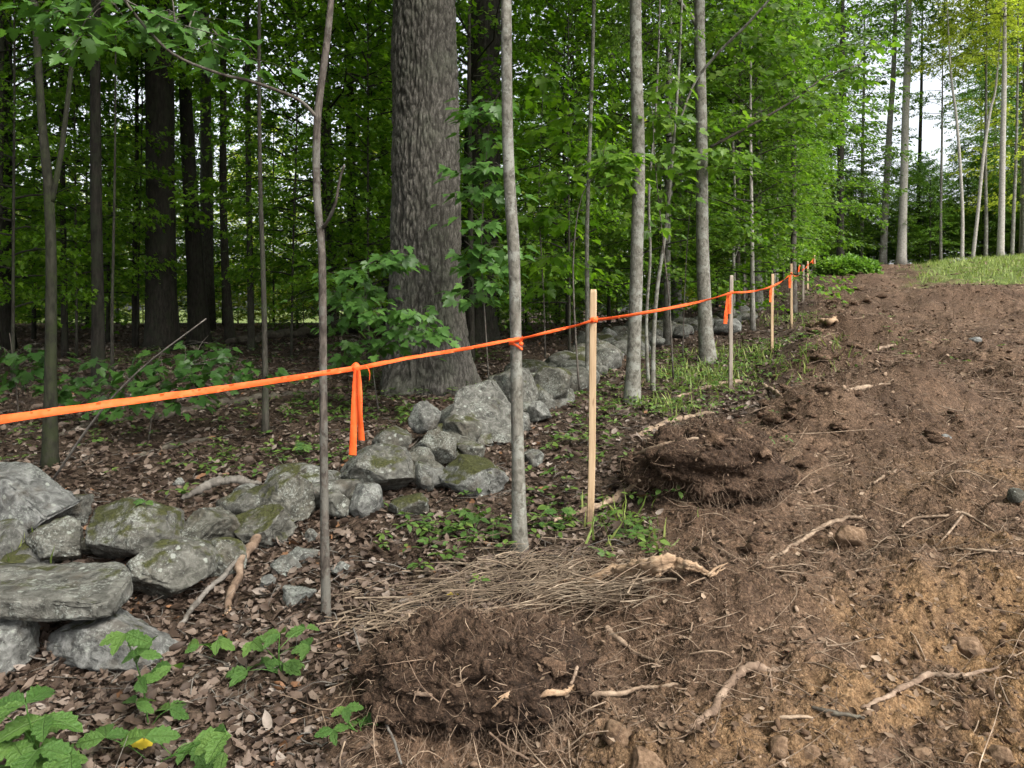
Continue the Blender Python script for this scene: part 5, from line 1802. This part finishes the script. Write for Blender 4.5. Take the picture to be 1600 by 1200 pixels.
x, y = scatter(2600, 1.9, 22, -.35, .85, lambda x, y: (dirt_mask(x, y) > .35) & (zone_sand(x, y) < rng.uniform(.2, 1.2, len(x))), rng)
n = len(x)
th = rng.uniform(0, 6.283, n)
D = np.stack([np.cos(th), np.sin(th), rng.normal(0.0, .12, n)], 1)
v, f = fibres(np.stack([x, y, Hfull(x, y) + .010], 1), D, rng.gamma(2.2, .075, n) * (1 + y / 16), rng.uniform(.0014, .0040, n) * (1 + y / 10), .3, rng, 7, 4)
obj('thin_roots', mk_mesh('thin_roots', v, f, [M['root_pale']]), None, kind='stuff', label='thin pale broken roots strewn over the bare soil', category='roots')

x, y = scatter(15000, 8, 40, -.1, .9, lambda x, y: dirt_mask(x, y) > .5, rng)
n = len(x)
th = rng.uniform(0, 6.283, n)
D = np.stack([np.cos(th), np.sin(th), rng.normal(0, .35, n)], 1)
v, f = stamp(LEAF_DEAD[0], LEAF_DEAD[1], np.stack([x, y, Hfull(x, y) + .01], 1), D, np.array([0, 0, 1.]) + rng.normal(size=(n, 3)) * .6, np.minimum(rng.gamma(2.0, .022, n), .07) * (1 + y / 40))
obj('far_scraps', mk_mesh('far_scraps', v, f, [M['scrap']], smooth=False), None, kind='stuff', label='scraps of bark and leaves over the farther bare soil', category='leaf litter')
x, y = scatter(5000, 8, 40, -.1, .9, lambda x, y: dirt_mask(x, y) > .5, rng)
n = len(x)
th = rng.normal(.3, .8, n)
D = np.stack([np.cos(th), np.sin(th), rng.normal(0, .1, n)], 1)
v, f = fibres(np.stack([x, y, Hfull(x, y) + .015], 1), D, rng.gamma(2.2, .09, n) * (1 + y / 40), rng.uniform(.003, .008, n) * (1 + y / 30), .25, rng, 4, 3)
obj('far_roots', mk_mesh('far_roots', v, f, [M['root']]), None, kind='stuff', label='broken roots over the farther bare soil', category='roots')
# rough lumps of sod on the farther soil
sv, sf = ico(3)
sod = sv * (1 + .55 * fbm(sv * 1.8, 3) + .45 * np.abs(fbm(sv * 4, 3)))[:, None] * np.array([1.3, 1.0, .4])
x, y = scatter(420, 6.5, 36, .15, .85, lambda x, y: (dirt_mask(x, y) > .7) & (n2(x, y, .35, 2.7, 2) > -.1), rng)
n = len(x)
th = rng.uniform(0, 6.283, n)
sz = np.minimum(rng.gamma(2.0, .022, n), .07) * (1 + y / 30)
v, f = stamp(sod, sf, np.stack([x, y, Hfull(x, y) - sz * .05], 1), np.stack([np.cos(th), np.sin(th), rng.normal(0, .2, n)], 1), np.array([0, 0, 1.]) + rng.normal(size=(n, 3)) * .2, sz)
obj('sod_lumps', mk_mesh('sod_lumps', v, f, [M['soil_dry']], smooth=False), None, kind='stuff', label='rough lumps of sod strewn over the farther bare soil', category='soil')

# the rough ridge of turned-over sods and roots along the old wood edge
n = 480
sv2, sf2 = ico(2)
sv2 = sv2 * (1 + .7 * fbm(sv2 * 1.7 + 4, 3) + .4 * fbm(sv2 * 4, 2))[:, None] * np.array([1.4, 1.0, .42])
y = np.exp(rng.uniform(math.log(2.7), math.log(24), n))
x = xb(y) + np.abs(rng.normal(.25, .38, n)) * (1 + y / 20)
z = Htop(x, y)
sz = np.clip(rng.gamma(1.8, .018, n), .01, np.clip(.014 * y, .035, .085)) * (1 + y / 22)
th = rng.uniform(0, 6.283, n)
v, f = stamp(sv2, sf2, np.stack([x, y, z - sz * .05], 1), np.stack([np.cos(th), np.sin(th), rng.normal(0, .3, n)], 1), np.array([0, 0, 1.]) + rng.normal(size=(n, 3)) * .35, sz)
obj('sod_ridge', mk_mesh('sod_ridge', v, f, [M['soil_dry']], smooth=False), None, kind='stuff', label='broken sods heaped along the edge of the bare soil', category='soil')
n = 3600
y = np.exp(rng.uniform(math.log(2.5), math.log(22), n))
x = xb(y) + np.abs(rng.normal(.2, .55, n)) * (1 + y / 18)
z = Htop(x, y)
D = rng.normal(size=(n, 3)) * np.array([1, 1, .55])
v, f = fibres(np.stack([x, y, z + .012], 1), D, rng.gamma(2.2, .034, n) * (1 + y / 18), rng.uniform(.0009, .0027, n) * (1 + y / 9), .5, rng, 5, 3)
obj('ridge_roots', mk_mesh('ridge_roots', v, f, [M['root']]), None, kind='stuff', label='tangled torn roots along the edge of the bare soil', category='roots')

# crumbs and small clods
iv, if_ = ico(1)
rngc = np.random.default_rng(9)
for nm, cnt, s0, s1, y1 in (('soil_crumbs', 3500, .002, .008, 14), ('small_clods', 700, .008, .018, 20)):
    x, y = scatter(cnt * 2, 1.9, y1, -.3, .85, lambda x, y: dirt_mask(x, y) > .6, rngc)
    n = len(x)
    z = Hfull(x, y)
    sz = rngc.uniform(s0, s1, n) * (1 + y / 18)
    tv = iv * (1 + .6 * fbm(iv * 1.8, 2))[:, None] * np.array([1.3, .9, .6])
    D = rngc.normal(size=(n, 3))
    v, f = stamp(tv, if_, np.stack([x, y, z + sz * .2], 1), D, rngc.normal(size=(n, 3)), sz)
    obj(nm, mk_mesh(nm, v, f, [M['crumb']], smooth=False), None, kind='stuff', label='loose crumbs of brown earth on the bare soil' if s0 < .01 else 'small lumps of earth scattered on the bare soil', category='soil')

# ------------------------------------------------------------------ green ground cover
rng = np.random.default_rng(31)
PATCH = [(1130, 585, 1.0, 700), (1180, 560, .9, 600), (1090, 600, .8, 500), (1215, 540, .8, 300), (1060, 640, .6, 260), (1000, 610, .7, 300), (870, 790, .3, 70), (750, 815, .3, 56),
         (850, 840, .25, 50), (960, 820, .35, 70), (1010, 850, .25, 60), (690, 610, .5, 300), (740, 560, .5, 260), (630, 660, .4, 160), (450, 640, .9, 300), (560, 640, .5, 160), (330, 740, .6, 160),
         (700, 850, .3, 120), (520, 650, .6, 200), (90, 690, .7, 160), (480, 720, .4, 120), (1240, 500, 1.0, 400), (1040, 560, .8, 400), (960, 640, .5, 200), (600, 600, .6, 200), (880, 680, .6, 120), (950, 720, .5, 100), (1290, 580, .6, 120), (1380, 545, 1.2, 160), (1220, 470, 1.6, 500),
         (1160, 700, .5, 90), (1050, 730, .4, 70), (660, 830, .3, 40), (350, 560, 2.0, 600), (450, 530, 2.5, 500), (200, 560, 2.0, 500), (850, 520, 1.5, 400)]
LP, LD, LN, LS = [], [], [], []
for a, b, r_, cnt in PATCH:
    q = gp(a, b)
    nn = cnt // 4
    x = q[0] + rng.normal(size=nn) * r_ * .55
    y = q[1] + rng.normal(size=nn) * r_ * .75
    y = np.maximum(y, 2.2)
    z = Hfull(x, y)
    for k in range(nn):
        m = rng.integers(3, 7)
        hgt = rng.uniform(.02, .11)
        an = rng.uniform(0, 6.283) + np.arange(m) * 6.283 / m
        LP.append(np.stack([x[k] + np.cos(an) * .012, y[k] + np.sin(an) * .012, np.full(m, z[k] + hgt)], 1))
        LD.append(np.stack([np.cos(an), np.sin(an), rng.normal(.1, .3, m)], 1))
        LN.append(np.array([0, 0, 1.]) + rng.normal(size=(m, 3)) * .25)
        LS.append(rng.uniform(.03, .075, m))
v, f = stamp(LEAF_OVAL[0], LEAF_OVAL[1], *[np.concatenate(a) for a in (LP, LD, LN, LS)])
obj('ground_cover', mk_mesh('ground_cover', v, f, [M['leaf_cover']], smooth=False), None, kind='stuff', label='low green seedlings growing along the verge and wall', category='ground cover')

# grass: bank at the far right plus tufts on the verge
x = rng.uniform(12, 46, 60000)
y = rng.uniform(24, 47, 60000)
k = zone_grass(x, y) > rng.uniform(.2, 1, 60000)
x, y = x[k][:16000], y[k][:16000]
n = len(x)
vx, vy = [], []
for a, b, r_, cnt in ((1110, 590, .9, 260), (1160, 555, .9, 260), (1040, 640, .5, 90), (980, 830, .3, 40), (1230, 500, 1.2, 160), (690, 600, .4, 120), (1070, 600, .6, 110), (60, 875, .12, 40), (1290, 560, .6, 100)):
    q = gp(a, b)
    vx.append(q[0] + rng.normal(size=cnt) * r_ * .5)
    vy.append(np.maximum(2.2, q[1] + rng.normal(size=cnt) * r_ * .6))
x2, y2 = np.concatenate(vx), np.concatenate(vy)
bl = (np.array([(-.05, 0, 0), (.05, 0, 0), (.035, .55, .04), (-.035, .55, .04), (0, 1, .22)]), np.array([(0, 1, 2), (0, 2, 3), (3, 2, 4)]))
for nm, xx, yy, s0, s1, lab in (('grass_bank', x, y, .12, .34, 'pale green grass on the bank at the far right'), ('verge_grass', x2, y2, .07, .2, 'grass blades growing on the verge along the stakes')):
    n = len(xx)
    z = Hfull(xx, yy)
    D = np.array([0, 0, 1.]) + rng.normal(size=(n, 3)) * .35
    v, f = stamp(bl[0], bl[1], np.stack([xx, yy, z], 1), D, rng.normal(size=(n, 3)), rng.uniform(s0, s1, n))
    obj(nm, mk_mesh(nm, v, f, [M['grass']], smooth=False), None, kind='stuff', label=lab, category='grass')

# bright bush at the end of the track, pale brush pile beside it
q = gp(1325, 428)
t = thing('green_bush', 'bright green rounded bush at the far end of the track', 'bush', tuple(q))
n = 5200
d = rng.normal(size=(n, 3))
d /= np.linalg.norm(d, axis=1)[:, None]
d[:, 2] = np.abs(d[:, 2])
rr = rng.uniform(.55, 1, n) ** .5 * (1 + .35 * fbm(d * 2.5, 2))
s = 47 / F * q[1]
P = d * rr[:, None] * np.array([s, s * .7, s * .52])
v, f = stamp(LEAF_OVAL[0], LEAF_OVAL[1], P, d + rng.normal(size=(n, 3)) * .6, np.array([0, -.3, 1.]) + rng.normal(size=(n, 3)) * .5, rng.uniform(.10, .2, n))
o = obj('foliage', mk_mesh('foliage', v, f, [M['leaf_bright']], smooth=False), t)
tb_ = [tube(curve([np.zeros(3), P[k] * .5 + [0, 0, .1], P[k] * .95], 6), np.linspace(.02, .004, 6), 4, cap=False) for k in range(0, n, 200)]
v, f = join(tb_)
obj('stems', mk_mesh('stems', v, f, [M['bark_brown']]), t)
for k in range(16):
    px_ = 1480 + k * 4.2
    rock((px_, 402 + rng.uniform(0, 6), px_ + rng.uniform(7, 13), 411 + rng.uniform(0, 3)), 'pale stone of the heap at the edge of the far grass', 700 + k, .95, 0, 0, sub=2, group='far heap of pale stones', name='pale_stone', cat='stone', Y=39 + rng.uniform(-.5, .5))

# ------------------------------------------------------------------ plants in the left foreground
LEAF_MESH = [mk_mesh('plant_leaf', LEAF_BIG[0], LEAF_BIG[1], [M['leaf_plant']]), mk_mesh('plant_leaf', LEAF_TRI[0], LEAF_TRI[1], [M['leaf_plant']])]


def plant(label, foot, leaves, Y=None, size=.115, seed=0, kind=1, name='wild_seedling', tips=3, mat='leaf_low'):
    """each listed spot carries a group of large leaves on its own stalk"""
    r_ = np.random.default_rng(seed)
    q = gp(*foot)
    if Y:
        q = at(foot[0], foot[1], Y)
        q[2] = float(H0(q[0], q[1]))
    t = thing(name, label, 'plant', tuple(q), 'leafy seedlings in the foreground')
    tubes = []
    cs = [at(a, b, q[1] + r_.uniform(-.12, .05)) for a, b in leaves]
    cs = [np.array([c[0], c[1], max(c[2], float(H0(c[0], c[1])) + .04)]) for c in cs]
    # main stem up to the highest spot
    hi = max(cs, key=lambda c: c[2])
    S = curve([q, (q + hi) / 2 + r_.normal(size=3) * .02, hi], 10)
    tubes.append(tube(S - q, np.linspace(.0035, .002, 10), 5))
    for c in cs:
        k = int(np.argmin(np.linalg.norm(S[:, :2] - c[:2], axis=1) + np.abs(S[:, 2] - c[2] + .05)))
        tubes.append(tube(curve([S[k], (S[k] + c) / 2 + [0, 0, .015], c], 6) - q, np.linspace(.002, .0013, 6), 4))
        az = r_.uniform(0, 6.28)
        for m in range(tips):
            a = az + (m - (tips - 1) / 2) * (1.25 if tips > 1 else 0) + r_.normal() * .15
            el = r_.uniform(-.35, .12)
            D = np.array([[math.cos(a) * math.cos(el), math.sin(a) * math.cos(el), math.sin(el)]])
            N = np.array([[r_.normal() * .25, -.75 + r_.normal() * .25, 1.]])
            X, Yv, Z = frames(D, N)
            o = obj('leaf', LEAF_MESH[kind], t)
            s = size * 1.12 * r_.uniform(.75, 1.15)
            from mathutils import Matrix
            mm = Matrix(((X[0][0], Yv[0][0], Z[0][0], 0), (X[0][1], Yv[0][1], Z[0][1], 0), (X[0][2], Yv[0][2], Z[0][2], 0), (0, 0, 0, 1)))
            mm = Matrix.Translation(Vector(c - q)) @ mm @ Matrix.Scale(s, 4)
            o.matrix_local = mm
            if mat != 'leaf_low':
                set_mat(o, mat)
    v, f = join(tubes)
    obj('stem', mk_mesh('stem', v, f, [M['leaf_low']]), t)
    return t


plant('tallest seedling with lobed leaves in front of the long pale boulder', (233, 1140), [(195, 990), (238, 998), (217, 1023), (268, 1040), (216, 1062), (212, 1098), (265, 1108)], seed=1, size=.085)
plant('low seedling with broad leaves at the bottom, left of centre', (240, 1195), [(225, 1152), (165, 1152), (300, 1160), (352, 1145), (350, 1175)], seed=2, size=.10)
plant('small seedling just right of the long pale boulder', (325, 1032), [(312, 1008), (340, 1000)], seed=3, size=.075)
plant('seedling with many lobed leaves at the foot of the brown sapling', (440, 1055), [(394, 1002), (437, 990), (478, 982), (484, 1010), (442, 1038), (387, 1048), (412, 1066)], seed=4, size=.085)
plant('dark green bushy seedling in the bottom left corner', (30, 1215), [(10, 1120), (50, 1130), (70, 1120), (20, 1160), (60, 1170), (85, 1190), (15, 1195), (110, 1180), (40, 1100)], seed=5, size=.12)
plant('tiny three-leaved plant growing on the large moss-streaked boulder', (228, 800), [(228, 784)], seed=6, size=.075, Y=gp(210, 880)[1] + .05, kind=1)
plant('thin-leaved seedling at the left foot of the front soil clump', (565, 1150), [(540, 1105), (575, 1115), (560, 1140), (520, 1140)], seed=7, size=.06)
plant('seedling cluster left of the grey taped tree base', (740, 835), [(710, 828), (750, 812), (765, 838), (730, 800)], seed=8, size=.075)
plant('seedling cluster right of the grey taped tree base', (870, 830), [(850, 800), (880, 795), (865, 825), (840, 830)], seed=9, size=.07)
plant('seedling in the leaves behind the wall left of the sapling', (470, 712), [(462, 695), (475, 700)], seed=10, size=.08)
plant('seedling near the foot of the pale stake', (985, 835), [(975, 815), (1000, 822), (965, 835)], seed=11, size=.06)
plant('lone green leaf sprig on the soil right of the front clump', (884, 1026), [(884, 1022)], seed=12, size=.06, tips=1, kind=0)
for k, (a, b, lab) in enumerate([(228, 1192, 'bright yellow fallen leaf at the bottom left'), (714, 945, 'golden fallen leaf on the brush heap')]):
    q = gp(a, b)
    o = obj('fallen_leaf', mk_mesh('fallen_leaf', LEAF_BIG[0], LEAF_BIG[1], [M['leaf_yellow']], smooth=False), None, tuple(q + [0, 0, .05]), label=lab, category='leaf')
    o.scale = (.09, .09, .09) if k == 0 else (.06, .06, .06)
    o.rotation_euler = (.35, .2, 1.2 + k)
